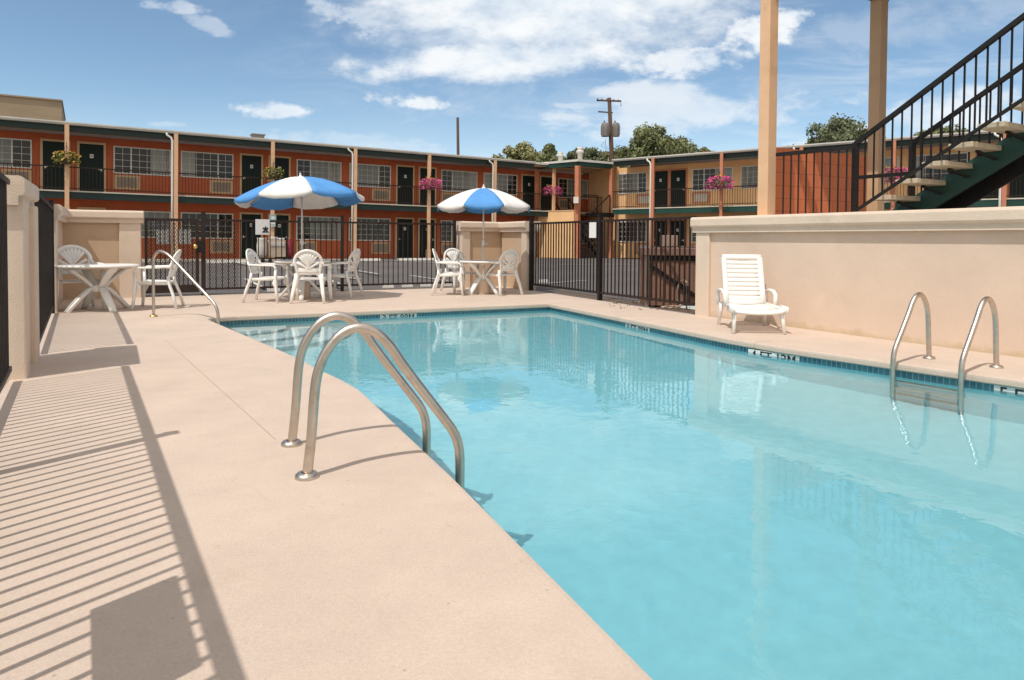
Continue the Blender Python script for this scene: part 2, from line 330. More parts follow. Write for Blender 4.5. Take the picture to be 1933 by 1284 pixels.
# expansion joints sawn in the deck
j = MB()
for (a, b) in (((520,590),(300,660)),):
    pass
def strip(mb, p, q, w, z):
    p = Vector((p[0],p[1],0)); q = Vector((q[0],q[1],0)); dd = (q-p).normalized(); nn = Vector((-dd.y,dd.x,0))*w/2
    mb.add([(v.x,v.y,z) for v in (p-nn,q-nn,q+nn,p+nn)], [(0,1,2,3)])
for (a, b) in ((G(310,640),G(520,830)), (G(110,607),G(395,598))):
    strip(j, a, b, .005, .002)
jm = mat('joint', (.47,.36,.28), .9, .2, 5)
tag(j.build('deck_joints', jm), kind='structure')
# coping with a rounded nose
prof = [(.30,0),(.12,0),(.03,-.0004),(.012,-.0035),(.003,-.014),(0,-.03),(0,-.062),(.006,-.072),(.02,-.076),(.06,-.076)]
rings = [offset(POOL, r) for r,_ in prof]; n = len(POOL)
c = MB(); vs = [(rings[k][i].x,rings[k][i].y,prof[k][1]) for k in range(len(prof)) for i in range(n)]
c.add(vs, [(k*n+i,(k+1)*n+i,(k+1)*n+(i+1)%n,k*n+(i+1)%n) for k in range(len(prof)-1) for i in range(n)], False)
tag(c.build('pool_coping', M['deck']), kind='structure')
cj = MB()
for u_, v_ in ((757,578),(1037,573),(1420,647),(1160,598)):
    p = G(u_, v_); best = min(range(n), key=lambda i: abs(((POOL[(i+1)%n]-POOL[i]).normalized().cross(Vector((p.x,p.y))-POOL[i]) if False else (POOL[(i+1)%n]-POOL[i]).normalized().x*(p.y-POOL[i].y)-(POOL[(i+1)%n]-POOL[i]).normalized().y*(p.x-POOL[i].x)))+(0 if -.2 < (Vector((p.x,p.y))-POOL[i]).dot((POOL[(i+1)%n]-POOL[i]).normalized()) < (POOL[(i+1)%n]-POOL[i]).length+.2 else 99))
    e_ = (POOL[(best+1)%n]-POOL[best]).normalized(); s_ = max(.01,(Vector((p.x,p.y))-POOL[best]).dot(e_)); q_ = POOL[best]+e_*s_; nn_ = Vector((-e_.y,e_.x))
    for (o1,z1),(o2,z2) in zip(prof[0:-2], prof[1:-1]):
        a_ = q_+nn_*o1; b_ = q_+nn_*o2; up_ = Vector((-nn_.x*.002,-nn_.y*.002,.0015))
        cj.add([Vector((a_.x-e_.x*.003,a_.y-e_.y*.003,z1))+up_,Vector((a_.x+e_.x*.003,a_.y+e_.y*.003,z1))+up_,Vector((b_.x+e_.x*.003,b_.y+e_.y*.003,z2))+up_,Vector((b_.x-e_.x*.003,b_.y-e_.y*.003,z2))+up_],[(0,1,2,3)])
tag(cj.build('coping_joints', jm), kind='structure')
# basin
def floor_z(p): return -1.0 - .045*max(0, 11.5-p[1])
b = MB(); wall = offset(POOL, .035)
b.add([(p.x,p.y,-.076) for p in wall]+[(p.x,p.y,floor_z(p)) for p in wall], [(i,(i+1)%n,n+(i+1)%n,n+i) for i in range(n)])
fl = [[Vector((p.x,p.y,0)) for p in wall]]; tri = tessellate_polygon(fl)
b.add([(p.x,p.y,floor_z(p)) for p in wall], [t if (fl[0][t[1]]-fl[0][t[0]]).cross(fl[0][t[2]]-fl[0][t[0]]).z > 0 else t[::-1] for t in tri])
basin = tag(b.build('pool_basin', M['plaster']), kind='structure')
t = MB(); wt = offset(POOL, .030); L_ = 0; uvs = []
for i in range(n):
    a, q = wt[i], wt[(i+1)%n]; ln = (q-a).length
    t.add([(a.x,a.y,-.076),(q.x,q.y,-.076),(q.x,q.y,-.232),(a.x,a.y,-.232)], [(0,1,2,3)])
    uvs += [(L_,0),(L_+ln,0),(L_+ln,-.156),(L_,-.156)]; L_ += ln
to = t.build('tile_band', M['tile'], basin); uvl = to.data.uv_layers.new(name='UVMap')
for i, uv in enumerate(uvs): uvl.data[i].uv = uv
# underwater steps in the far left corner
st = MB(); cx, cy = -4.05, 9.85
for k, (rr, zz) in enumerate(((.75,-.36),(1.2,-.58),(1.65,-.80))):
    pts = []
    for a in range(-64, 34, 7):
        pts.append((cx+rr*math.cos(rad(a)), cy+rr*math.sin(rad(a))))
    poly = [(cx-.02,cy+.02)]+pts
    st.prism(poly, -1.3, zz)
st.build('entry_steps', mat('step_plaster', (.60,.74,.76), .8), basin)
WATERZ = -.118
w = MB(); fw = [Vector((p.x,p.y,0)) for p in offset(POOL,.0345)]; tri = tessellate_polygon([fw])
w.add([(p.x,p.y,WATERZ) for p in fw], [t if (fw[t[1]]-fw[t[0]]).cross(fw[t[2]]-fw[t[0]]).z > 0 else t[::-1] for t in tri])
water = tag(w.build('pool_water', M['water']), kind='structure')
water.cycles.is_caustics_caster = True; water.data.polygons.foreach_set('use_smooth',[True]*len(water.data.polygons))
for o in [basin]+[x for x in bpy.data.objects if x.parent == basin]: o.cycles.is_caustics_receiver = True
# depth markers: tiles with black lettering
def marker(u0, v0, txt, edge_a, edge_b, wid=.62):
    a = Vector((*edge_a,0)); bb = Vector((*edge_b,0)); e = (bb-a).normalized()
    p = G(u0, v0, -.1); s = (Vector((p.x,p.y,0))-a).dot(e)
    c0 = a+e*s; nn = Vector((-e.y,e.x,0))                       # outwards
    mk = MB(); q0 = c0+nn*.027; ang = math.atan2(e.y,e.x)     # text reads from inside the pool
    me_ = bpy.data.objects.new('depth_marker', None)
    X = Matrix.Rotation(ang,4,'Z')
    mk.box((-wid/2,-.001,-.075),(wid/2,.006,.075))
    o = mk.build('depth_marker', M['tile_mark'], basin); o.location = (q0.x,q0.y,-.155); o.rotation_euler = (0,0,ang)
    tx = text_mesh(txt, .14, 'lettering', M['ink'], o, .001, .012); tx.rotation_euler = (rad(90),0,0); tx.location = (0,-.0025,.014)
    return o
marker(757,597,'3 FT 90M', POOL[-1], POOL[0])
marker(1207,617,'3 FT 90M', POOL[1], POOL[2])
marker(1465,668,'4 FT 12M', POOL[3], POOL[4])
marker(1965,741,'5 FT 15M', POOL[4], POOL[5])
# parking bay lines
pk = MB()
for (a, b2) in ((G(520,487,.15),G(640,545,0)),(G(600,500,.1),G(715,523,0)),(G(455,522),G(500,545)),(G(405,490,.15),G(470,503,.1)),(G(770,521),G(845,533)),(G(700,492,.12),G(820,500,.1)),(G(1030,536),G(1110,530)),(G(565,512,.05),G(680,530,0)),(G(1050,503,.08),G(1200,503,.08))):
    strip(pk, a, b2, .1, lot_z((a.y+b2.y)/2)+.02)
tag(pk.build('parking_lines', M['paint_line']), kind='structure')
# soil strip beyond the right fence, grey kerb under the far fence
so = MB(); so.prism([(p.x,p.y) for p in (G(1040,553),G(1315,596),G(1315,586,-.02),G(1060,549))], -.2, -.012)
tag(so.build('soil_strip', M['soil']), kind='structure')
kb = MB(); A = Vector((-7.3,13.15,0)); B_ = Vector((-1.25,16.45,0)); nn = Vector((-V1.y,V1.x,0))
kb.prism([(p.x,p.y) for p in (A+nn*.002, B_+nn*.002, B_+nn*.28, A+nn*.28)], -.2, .012)
A2 = Vector((.42,15.6,0)); B2 = Vector((2.79,10.76,0)); n2 = Vector((.86,.5,0))
kb.prism([(p.x,p.y) for p in (A2+n2*.002,A2+n2*.2,B2+n2*.2,B2+n2*.002)][::-1], -.2, -.004)
tag(kb.build('kerb', M['kerb']), kind='structure')
# raised terrace behind the long wall
te = MB(); te.prism([(3.25,10.45),(5.5,6.75),(9.3,2.4),(16,6),(12,14),(6.5,14)], -.3, 1.42)
tag(te.build('raised_terrace', M['concrete']), kind='structure')
# ------------------------------------------------------------------ stucco walls
CAPH = .16
def stucco_wall(root, a, b, H, th=.2, pil=(True,True), pw=.24, side=1, capov=.12, pm='stucco'):
    """wall from a to b (plan), panel recessed on the pool side; side=+1: pool lies to the left of a->b"""
    a = Vector((a[0],a[1],0)); b = Vector((b[0],b[1],0)); L = (b-a).length; ang = math.atan2(b.y-a.y,b.x-a.x)
    def put(o): o.location = a-root.location; o.rotation_euler = (0,0,ang); return o
    s = side; w = MB(); w.box((0,0,-.15),(L,-s*th,H-.2)); put(w.build('wall_panel', M[pm], root, .006))
    for k, on in enumerate(pil):
        if on:
            x0 = 0 if k == 0 else L-pw; q = MB(); q.box((x0-.012,s*.05,-.15),(x0+pw+.012,-s*(th+.03),H-.2)); put(q.build('pilaster', M['stucco_cap'], root, .015))
    cp = MB(); x0, x1 = -.06, L+.06
    y0, y1 = s*capov, -s*(th+capov)
    pr = [(y0-s*.045,H-.235),(y0-s*.045,H-.165),(y0-s*.01,H-.15),(y0,H-.13),(y0,H-.035),(y0-s*.012,H-.01),(y0-s*.035,H),(y1+s*.035,H),(y1+s*.012,H-.01),(y1,H-.035),(y1,H-.13),(y1+s*.045,H-.165),(y1+s*.045,H-.235)]
    m_ = len(pr); vs = [(x,*p) for x in (x0,x1) for p in pr]; fs = [(i,(i+1)%m_,m_+(i+1)%m_,m_+i) for i in range(m_)]+[tuple(range(m_-1,-1,-1)),tuple(range(m_,2*m_))]
    if s > 0: fs = [f[::-1] for f in fs]
    cp.add(vs, fs); put(cp.build('coping_cap', M['stucco_cap'], root))
def wall_thing(loc, label): return empty('stucco_wall', loc, 0, label, 'wall')
lw = wall_thing((3.03,10.38,0), 'long peach stucco wall with thick rounded cap behind the lounge chair')
stucco_wall(lw, (2.90,10.62), (5.20,6.70), 1.515, .2, (True,False), .25, side=-1)
# ordinary continuation towards the right of the frame
stucco_wall(lw, (5.23,6.65), (9.3,1.6), 1.50, .2, (False,True), .3, side=-1)
mw = wall_thing((-.28,16.85,0), 'corner stucco wall with recessed panel behind the right umbrella table')
stucco_wall(mw, (-1.22,16.32), (-.16,16.92), 1.585, .2, (True,False), .22, side=-1, pm='panel_tan')
stucco_wall(mw, (.36,15.62), (-.25,16.80), 1.58, .2, (True,False), .22, side=1, pm='panel_tan')
cw = wall_thing((-8.25,12.6,0), 'shaded corner stucco wall behind the table without umbrella')
stucco_wall(cw, (-8.35,12.53), (-7.14,13.12), 1.66, .2, (False,True), .34, side=-1, pm='panel_tan')
stucco_wall(cw, (-6.98,10.38), (-8.30,12.62), 1.65, .2, (True,False), .3, side=-1)
for ch in list(bpy.data.objects):
    pass
pw_ = wall_thing((-4.0,5.6,0), 'short stucco pier wall with two pilasters at the left edge of the deck')
stucco_wall(pw_, (-3.98,5.50), (-4.54,6.46), 1.64, .22, (True,True), .26, side=-1, capov=.055)
# ------------------------------------------------------------------ fences
def fence_panel(root, a, b, z0, z1, sp=.115, name='picket_panel', m=None, r=.009, rail=.04, post_a=False, post_b=False, ph=.1, pw=.06, low=.09, midgap=None):
    a = Vector((a[0],a[1],0)); b = Vector((b[0],b[1],0)); L = (b-a).length; ang = math.atan2(b.y-a.y,b.x-a.x); m = m or M['bronze']
    def put(o): o.location = a-root.location; o.rotation_euler = (0,0,ang); return o
    q = MB(); q.box((0,-rail*.6,z1-rail),(L,rail*.6,z1)); q.box((0,-rail/2,z0+low),(L,rail/2,z0+low+rail))
    k = max(1,round(L/sp))
    for i in range(1,k):
        x = L*i/k; q.box((x-r,-r,z0+low-.01),(x+r,r,z1-.01))
    put(q.build(name, m, root))
    for on, x in ((post_a,0),(post_b,L)):
        if on:
            p = MB(); p.box((x-pw/2,-pw/2,z0-.1),(x+pw/2,pw/2,z1+ph)); p.box((x-pw/2-.008,-pw/2-.008,z1+ph),(x+pw/2+.008,pw/2+.008,z1+ph+.015)); put(p.build('post', m, root))
# left fence, from the corner wall past the pier and on beside the camera
lf = empty('iron_fence', (-5.6,8.4,0), 0, 'dark iron fence between the pier wall and the shaded corner wall', 'fence')
fence_panel(lf, (-4.62,6.62), (-6.93,10.28), 0, 1.60, .10, m=M['black'], post_b=True, r=.011)
lf2 = empty('iron_fence', (-3.2,4.3,0), 0, 'dark iron fence at the very left edge in front of the pier wall', 'fence')
fence_panel(lf2, (-3.97,5.37), (-2.58,3.17), 0, 1.60, .105, m=M['black'], r=.009, post_b=True, ph=.2)
fence_panel(lf2, (-2.58,3.17), (-.98,.63), 0, 1.60, .105, m=M['black'], r=.009, post_b=True, ph=.1)
fence_panel(lf2, (-.98,.63), (.18,-1.2), 0, 1.60, .105, m=M['black'], r=.009, post_b=True, ph=.1)
sb = MB(); sb.box((0,-.006,0),(.58,.006,.47)); so_ = sb.build('notice_board', M['paper']); so_.location = (-1.47,1.84,.76); so_.rotation_euler = (0,0,math.atan2(-.862,.507))
so_.location = Vector((-1.55,1.71,.81)); so_.rotation_euler = (0,0,math.atan2(-.846,.533))
tag(so_, 'white board fixed to the left fence beside the camera, seen by its shadow', 'board')
# far fence with mesh covered gate
FA = Vector((-7.12,13.16,0)); FB = Vector((-1.24,16.33,0)); FD = (FB-FA).normalized(); FL = (FB-FA).length
def fs(u): # distance along the far fence at picture column u
    t_ = (u-966.5)/F; return (FA.y*t_-FA.x)/(FD.x-FD.y*t_)
def fp(s): return FA+FD*s
ff = empty('iron_fence', fp(fs(620)), 0, 'brown iron picket fence along the far side behind the centre table', 'fence')
s0, s1, s2, s3 = fs(262), fs(384), fs(646), fs(858)
fence_panel(ff, fp(s1), fp(s2), .02, 1.53, .118, r=.009, post_b=True, ph=.12)
fence_panel(ff, fp(s2), fp(s3), .02, 1.53, .118, r=.009, post_b=True, ph=.06)
gt = empty('pool_gate', fp(s0), math.atan2(FD.y,FD.x), 'brown iron gate with diamond mesh and brass knob beside the shaded corner wall', 'gate')
GL = s1-s0
def gbox(name, m, *bx, parent=gt, bevel=0):
    q = MB()
    for a, b3 in bx: q.box(a, b3)
    return q.build(name, m, parent, bevel)
gbox('gate_post', M['bronze'], ((-.03,-.03,-.1),(.03,.03,1.66))); gbox('gate_post', M['bronze'], ((GL-.04,-.04,-.1),(GL+.04,.04,1.68)))
gfr = gbox('gate_frame', M['bronze'], ((.10,-.022,.1),(.15,.022,1.52)), ((GL-.14,-.022,.1),(GL-.08,.022,1.52)), ((.10,-.02,1.48),(GL-.08,.02,1.53)), ((.10,-.02,.07),(GL-.08,.02,.22)))
q = MB(); k = 11
for i in range(1,k):
    x = .13+(GL-.25)*i/k; q.box((x-.009,-.009,.2),(x+.009,.009,1.5))
q.build('pickets', M['bronze'], gt)
def mesh_wires(x0, x1, z0, z1, sp, w):
    q = MB(); H = z1-z0
    for sg in (1,-1):
        c_ = x0-H*.55
        while c_ < x1+H*.55:
            xa, xb = (c_, c_+H*.55) if sg > 0 else (c_+H*.55, c_); za, zb = z0, z1
            def clip(xa,za,xb,zb):
                if xa > xb: xa,za,xb,zb = xb,zb,xa,za
                if xb <= x0 or xa >= x1: return None
                if xa < x0: za += (zb-za)*(x0-xa)/(xb-xa); xa = x0
                if xb > x1: zb = za+(zb-za)*(x1-xa)/(xb-xa); xb = x1
                return xa,za,xb,zb
            r_ = clip(xa,za,xb,zb)
            if r_:
                a,b4,c2,d2 = r_; q.add([(a-w,.012*1,b4),(a+w,.012,b4),(c2+w,.012,d2),(c2-w,.012,d2)],[(0,1,2,3)])
            c_ += sp
    return q
mesh_wires(.14, GL-.12, .2, 1.5, .045, .004).build('mesh_screen', M['bronze'], gt)
mesh_wires(GL+.06, GL+.66, .12, 1.5, .045, .004).build('mesh_screen', M['bronze'], gt)
kn = MB(); kn.lathe([(0,-.09),(.035,-.085),(.05,-.06),(.045,-.03),(.02,-.02),(.02,0)], k=14); o = kn.build('knob', M['brass'], gt); o.rotation_euler = (rad(90),0,0); o.rotation_euler = (rad(-90),0,0); o.location = (GL-.15,-.02,.98)
gbox('lock_box', M['black'], ((GL-.1,-.07,.86),(GL+.02,-.03,1.1)))
def notice(u0,v0,u1,v1,lab,host='far',Y=None,name='notice_sheet',m=None,cat='notice',dy=-.035):
    """sheet hung on the far fence"""
    sa, sb2 = fs(u0), fs(u1); pa = fp(sa); z1_ = AT(u0,v0,pa.y).z; z0_ = AT(u0,v1,pa.y).z
    q = MB(); q.box((0,-.003,0),(sb2-sa,.003,z1_-z0_)); o = q.build(name, m or M['paper']); o.location = (pa.x-dy*FD.y*-1*0, pa.y, z0_)
    o.location = Vector((pa.x,pa.y,z0_))+Vector((FD.y,-FD.x,0))*(-dy); o.rotation_euler = (0,0,math.atan2(FD.y,FD.x)); tag(o, lab, cat); return o, sb2-sa, z1_-z0_
notice(294,433,322,461,'white sheet tied low on the gate mesh, left of the two',dy=.03)
notice(335,433,361,461,'white sheet tied low on the gate mesh, right of the two',dy=.03)
nb, nw, nh = notice(482,414,509,443,'white square sign with small dark emblem hung on the far fence',name='fence_sign',cat='sign',dy=-.03)
e = MB(); cxx, czz = nw*.70, nh*.36
e.lathe([(0,0),(.032,0)], k=14)
em = MB()
for ang, rr in ((90,.055),(20,.06),(160,.06),(235,.065),(305,.065)):
    a = rad(ang); em.beam((cxx,-.0055,czz),(cxx+rr*math.cos(a),-.0055,czz+rr*math.sin(a)),.004,.032,up=(-math.sin(a),0,math.cos(a)))
em.beam((cxx-.07,-.007,czz-.06),(cxx+.07,-.007,czz-.06),.004,.018)
em.build('emblem', M['ink'], nb)
# right hand fence with gate
RA = Vector((.40,15.62,0)); RB = Vector((2.90,10.72,0)); RD = (RB-RA).normalized()
def rs(u): t_ = (u-966.5)/F; return (RA.y*t_-RA.x)/(RD.x-RD.y*t_)
def rp(s): return RA+RD*s
rf = empty('iron_fence', rp(3), 0, 'dark iron picket fence with gate between corner wall and long peach wall', 'fence')
r0, r1, r2 = rs(1003), rs(1133), rs(1312)
fence_panel(rf, rp(r0), rp(r1), .0, 1.54, .112, r=.010, post_a=True, post_b=True, ph=.1, pw=.075, low=.13, m=M['black'])
fence_panel(rf, rp(r1+.02), rp(r2), .0, 1.54, .118, r=.010, ph=.1, low=.13, m=M['bronze'])
pa = rp(rs(1115)); pb = rp(rs(1128)); q = MB(); q.box((0,-.003,0),((pb-pa).length,.003,.30)); o = q.build('notice_sheet', M['paper']); o.location = Vector((pa.x,pa.y,1.2))+Vector((RD.y,-RD.x,0))*.035; o.rotation_euler = (0,0,math.atan2(RD.y,RD.x))
tag(o, 'small white notice on the right fence beside its gate post', 'notice')
# ------------------------------------------------------------------ motel wings
SLAB = 2.72; TOP = 5.40
def window_part(root, x0, x1, z0, z1, y, frame, flip=False, light=.5, seed=0):
    """sliding window: wide grid light + narrow light, curtain behind; y = wall face"""
    W = x1-x0; H = z1-z0
    q = MB(); f = .05
    for a, b in (((0,0),(W,f)),((0,H-f),(W,H)),((0,f),(f,H-f)),((W-f,f),(W,H-f))): q.box((a[0],-.05,a[1]),(b[0],0,b[1]))
    sx = W*.30 if not flip else W*.70
    q.box((sx-.025,-.045,f),(sx+.025,-.005,H-f))
    for lo, hi, nv in (((f, sx-.025, 2) , (sx+.025, W-f, 5))[0], ((f, sx-.025, 2), (sx+.025, W-f, 5))[1]) if not flip else ((f,sx-.025,5),(sx+.025,W-f,2)):
        for i in range(1,nv): xx = lo+(hi-lo)*i/nv; q.box((xx-.007,-.034,f),(xx+.007,-.022,H-f))
        for i in range(1,4): zz = f+(H-2*f)*i/4; q.box((lo,-.0335,zz-.007),(hi,-.0225,zz+.007))
    o = q.build('window', frame, root); o.location = (x0,y,z0)
    p = MB(); p.add([(f,-.028,f),(W-f,-.028,f),(W-f,-.028,H-f),(f,-.028,H-f)],[(0,1,2,3)]); p.build('pane', M['glass'], o)
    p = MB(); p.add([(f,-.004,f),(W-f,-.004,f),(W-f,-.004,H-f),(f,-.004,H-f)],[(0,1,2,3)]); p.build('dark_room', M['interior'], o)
    r_ = random.Random(seed)
    if light > 0:
        c = MB(); big = (sx, W-f) if not flip else (f, sx)
        wc = (big[1]-big[0])*light; xs = (big[1]-wc, big[1]) if not flip else (big[0], big[0]+wc)
        nn_ = 24; vs = []; 
        for i in range(nn_+1): xx = xs[0]+(xs[1]-xs[0])*i/nn_; yy = -.012+.006*math.sin(i*1.9+seed); vs += [(xx,yy,f+.02),(xx,yy,H-f)]
        c.add(vs, [(2*i,2*i+2,2*i+3,2*i+1) for i in range(nn_)], True); c.build('curtain', M['curtain'], o)
        if r_.random() < .8:
            c = MB(); xs2 = (big[0], big[1]-wc) if not flip else (big[0]+wc, big[1]); c.add([(xs2[0],-.007,f),(xs2[1],-.007,f),(xs2[1],-.007,H-f),(xs2[0],-.007,H-f)],[(0,1,2,3)]); c.build('blind', M['blind'], o)
    return o
def door_part(root, x0, z0, y, trim, hand=1, dark=False, Hh=2.06, W=.86):
    q = MB(); q.cur = 0
    q.box((0,-.03,0),(W,-.002,Hh))
    for zc, hh in ((.42,.5),(1.12,.62),(1.72,.26)):
        for xc in (.27,.73):
            a0, a1 = W*xc-.13, W*xc+.13; b0, b1 = zc-hh/2, zc+hh/2
            for bb in (((a0,b0),(a1,b0+.025)),((a0,b1-.025),(a1,b1)),((a0,b0),(a0+.025,b1)),((a1-.025,b0),(a1,b1))):
                q.box((bb[0][0],-.042,bb[0][1]),(bb[1][0],-.0305,bb[1][1]))
    o = q.build('door', M['door_dark'] if dark else M['door'], root); o.location = (x0,y,z0)
    q = MB()
    for bb in (((-.085,0),(0,Hh+.085)),((W,0),(W+.085,Hh+.085)),((0,Hh),(W,Hh+.085))): q.box((bb[0][0],-.045,bb[0][1]),(bb[1][0],0,bb[1][1]))
    q.build('door_frame', trim, o)
    q = MB(); hx = W-.08 if hand > 0 else .08; q.box((hx-.02,-.05,.95),(hx+.02,-.042,1.07)); q.box((min(hx,hx-.1*hand),-.075,1.0),(max(hx,hx-.1*hand),-.055,1.025)); q.build('handle', M['steel'], o)
    q = MB(); q.box((W/2-.065,-.046,1.48),(W/2+.065,-.0425,1.64)); q.cur = 1; q.box((W/2-.035,-.0475,1.52),(W/2+.035,-.0462,1.59)); q.build('number_plate', [M['paper'],M['ac']], o)
    return o
def ac_part(root, x0, z0, y, trim, body, grille, W=1.0, H=.6):
    q = MB(); 
    for bb in (((0,0),(W,.09)),((0,H-.09),(W,H)),((0,.09),(.13,H-.09)),((W-.13,.09),(W,H-.09))): q.box((bb[0][0],-.03,bb[0][1]),(bb[1][0],0,bb[1][1]))
    o = q.build('air_conditioner', trim, root); o.location = (x0,y,z0)
    q = MB(); q.box((.13,-.05,.09),(W-.13,-.001,H-.09)); 
    for i in range(7): zz = .12+(H-.24)*i/6; q.box((.15,-.062,zz-.012),(W-.15,-.0505,zz+.012))
    q.build('grille', grille, o); return o
def railing_part(root, x0, x1, z0, m, y=-.04, sp=.125, h=.95):
    q = MB(); L = x1-x0; q.box((0,-.025,h-.045),(L,.025,h)); q.box((0,-.014,.08),(L,.014,.11))
    k = round(L/sp)
    for i in range(k+1): x = min(L-.01,max(.01,L*i/k)); q.box((x-.0085,-.0085,.0),(x+.0085,.0085,h-.04))
    o = q.build('railing', m, root); o.location = (x0,y,z0); return o
def wing(root, xa, xb, posts, centers, wallm, trim, postm, dshift, white_posts, doorhand=True, wx0=None, wx1=None, ac=None, frame=None, skip=(), greenm=None):
    greenm = greenm or M['green_dark']
    wx0 = xa if wx0 is None else wx0; wx1 = xb if wx1 is None else wx1
    B = lambda name, m, *bx: gbox(name, m, *bx, parent=root)
    B('wall', wallm, ((wx0,1.5,-.4),(wx1,1.7,TOP-.3)), )
    B('plinth', M['slab'], ((xa,-.12,-.4),(xb,1.5,.0)))
    B('walkway_slab', M['slab'], ((xa,-.12,SLAB-.05),(xb,1.498,SLAB)))
    B('green_beam', greenm, ((xa,-.09,SLAB-.32),(xb,.06,SLAB-.052)))
    B('soffit', M['soffit'], ((xa,.062,SLAB-.10),(xb,1.497,SLAB-.054)), ((xa,.062,TOP-.2),(xb,1.497,TOP-.16)))
    B('eave_beam', M['green_dark'], ((xa,-.06,TOP-.36),(xb,.06,TOP-.122)))
    g_ = MB(); pr = [(-.24,TOP),(-.24,TOP-.05),(-.225,TOP-.08),(-.2,TOP-.12),(-.08,TOP-.12),(-.08,TOP)]
    vs = [(x,*p) for x in (xa,xb) for p in pr]; g_.add(vs, [(i,(i+1)%6,6+(i+1)%6,6+i) for i in range(6)]+[tuple(range(5,-1,-1)),tuple(range(6,12))]); g_.build('gutter', M['gutter'], root)
    B('roof', M['gutter'], ((xa,-.078,TOP-.118),(xb,9,TOP-.01)), ((xa,1.72,-.4),(xa+.05,8.9,TOP-.12)),((xb-.05,1.72,-.4),(xb,8.9,TOP-.12)))
    for p in posts:
        ds = p in white_posts; q = MB(); w_ = .075
        q.box((p-w_,-.115-.0,.0),(p+w_,.035,SLAB-.325)) ; q.box((p-w_,-.135,SLAB-.325),(p+w_,-.125+.0,TOP-.125)); 
        q = MB(); q.box((p-w_,-.245,-.2),(p+w_,-.125,TOP-.125)); q.box((p-w_-.02,-.262,-.2),(p+w_+.02,-.11,.5))
        q.build('post', postm, root, 0)
        if ds:
            q = MB(); x = p-.14 if not dshift else p-.13
            q.tube([(x-.22,-.18,TOP-.1),(x-.2,-.2,TOP-.2),(x-.05,-.21,TOP-.3),(x,-.22,TOP-.42),(x,-.22,SLAB),(x,-.22,.05)], .045, 8); q.build('downspout', M['white_trim'], root)
    cuts = sorted(posts)
    for a, b in zip([xa]+cuts, cuts+[xb]):
        if b-a > .5 and not (a, b) in skip: railing_part(root, a, b, SLAB, M['bronze'])
    proto = {}
    for ci, c in enumerate(centers):
        for sgn in (-1,1):
            for fl in (0,1):
                z = SLAB if fl else 0
                x0, x1 = (c+.2, c+2.38) if sgn > 0 else (c-2.38, c-.2)
                if x0 > wx0 and x1 < wx1:
                    k = ('w',sgn,fl); flip = sgn > 0
                    lt = (.42,.3,.6,.24,.5,.36)[(ci*2+(sgn>0)) % 6] if fl else (.22,.0,.35,.0,.12,.28)[(ci*2+(sgn>0)*3) % 6]
                    window_part(root, x0, x1, z+.90, z+2.06, 1.5, frame or M['white_trim'], flip=flip, light=lt, seed=ci*5+sgn+fl*11)
                    ax = x1-1.0 if sgn > 0 else x0
                    if ('a',) in proto: part_copy(proto[('a',)], root, (ax,1.5,z+.24))
                    else: proto[('a',)] = ac_part(root, ax, z+.24, 1.5, ac[0], None, ac[1])
                dx = c+2.74 if sgn > 0 else c-2.74-.86
                if dx > wx0 and dx+.86 < wx1:
                    k = ('d',sgn)
                    if k in proto: part_copy(proto[k], root, (dx,1.5,z))
                    else: proto[k] = door_part(root, dx, z, 1.5, trim, hand=-sgn)
    for p in posts:
        if p not in white_posts: B('soffit_light', M['ac_dark'], ((p-.75,.5,SLAB-.15),(p-.45,.75,SLAB-.102)), ((p-.75,.5,TOP-.26),(p-.45,.75,TOP-.202)))
LO = Vector((-7.66,32.8,.17)); ang = math.atan2(.507,.862)
left = empty('motel_building', LO, label='long two storey rust red motel wing with black railings and cream posts', cat='building')
left.rotation_euler = (Matrix.Rotation(ang,4,'Z') @ Matrix.Rotation(.0088,4,'Y')).to_euler()
PL = [-19.1,-15.3,-11.5,-7.66,-3.75,.04,3.86,7.66,11.45]
wing(left, -26, 10.2, PL, [-22.74,-15.14,-7.54,.06,7.66,15.26], M['red'], M['trim'], M['post'], False, [-15.3,-7.66,.04,7.66], wx1=15.3, ac=(M['trim'],M['ac']))
# the walkway carries on behind the corner block
gbox('walkway_slab', M['slab'], ((10.2,-.12,SLAB-.05),(15.3,1.498,SLAB)), parent=left); gbox('green_beam', M['green_dark'], ((10.2,-.09,SLAB-.32),(12.5,.06,SLAB-.052)), parent=left)
gbox('soffit', M['soffit'], ((10.2,.062,SLAB-.10),(15.3,1.497,SLAB-.054)), ((10.2,.062,TOP-.2),(15.3,1.497,TOP-.16)), parent=left)
gbox('roof', M['gutter'], ((10.2,-.07,TOP-.118),(15.3,9,TOP-.01)), parent=left); railing_part(left, 11.5, 15.2, SLAB, M['bronze'])
gbox('roof_box', M['grey_metal'], ((-4.45,.7,TOP-.005),(-3.95,1.2,TOP+.27)), ((-4.5,.65,TOP+.27),(-3.9,1.25,TOP+.31)), parent=left)
RO = Vector((5.56,37.5,.17)); ang2 = math.atan2(-.617,.787)
right = empty('motel_building', RO, ang2, 'two storey yellow motel wing with salmon posts behind the right fence', 'building')
wing(right, 0, 24, [2.44,6.12,9.85,13.58,17.4,21.1], [-1.1,6.27,13.7,21.1], M['yellow'], M['salmon'], M['salmon'], True, [2.44,9.85,17.4], wx0=-.6, ac=(M['salmon'],M['ac_light']), greenm=M['green'])
window_part(right, -.76+.2, 1.25, .90, 2.06, 1.5, M['white_trim'], True, 0, 3); window_part(right, -.56, 1.25, SLAB+.90, SLAB+2.06, 1.5, M['white_trim'], True, .3, 4)
ac_part(right, .6, SLAB+.24, 1.5, M['salmon'], None, M['ac_light']); ac_part(right, .6, .24, 1.5, M['salmon'], None, M['ac_light'])
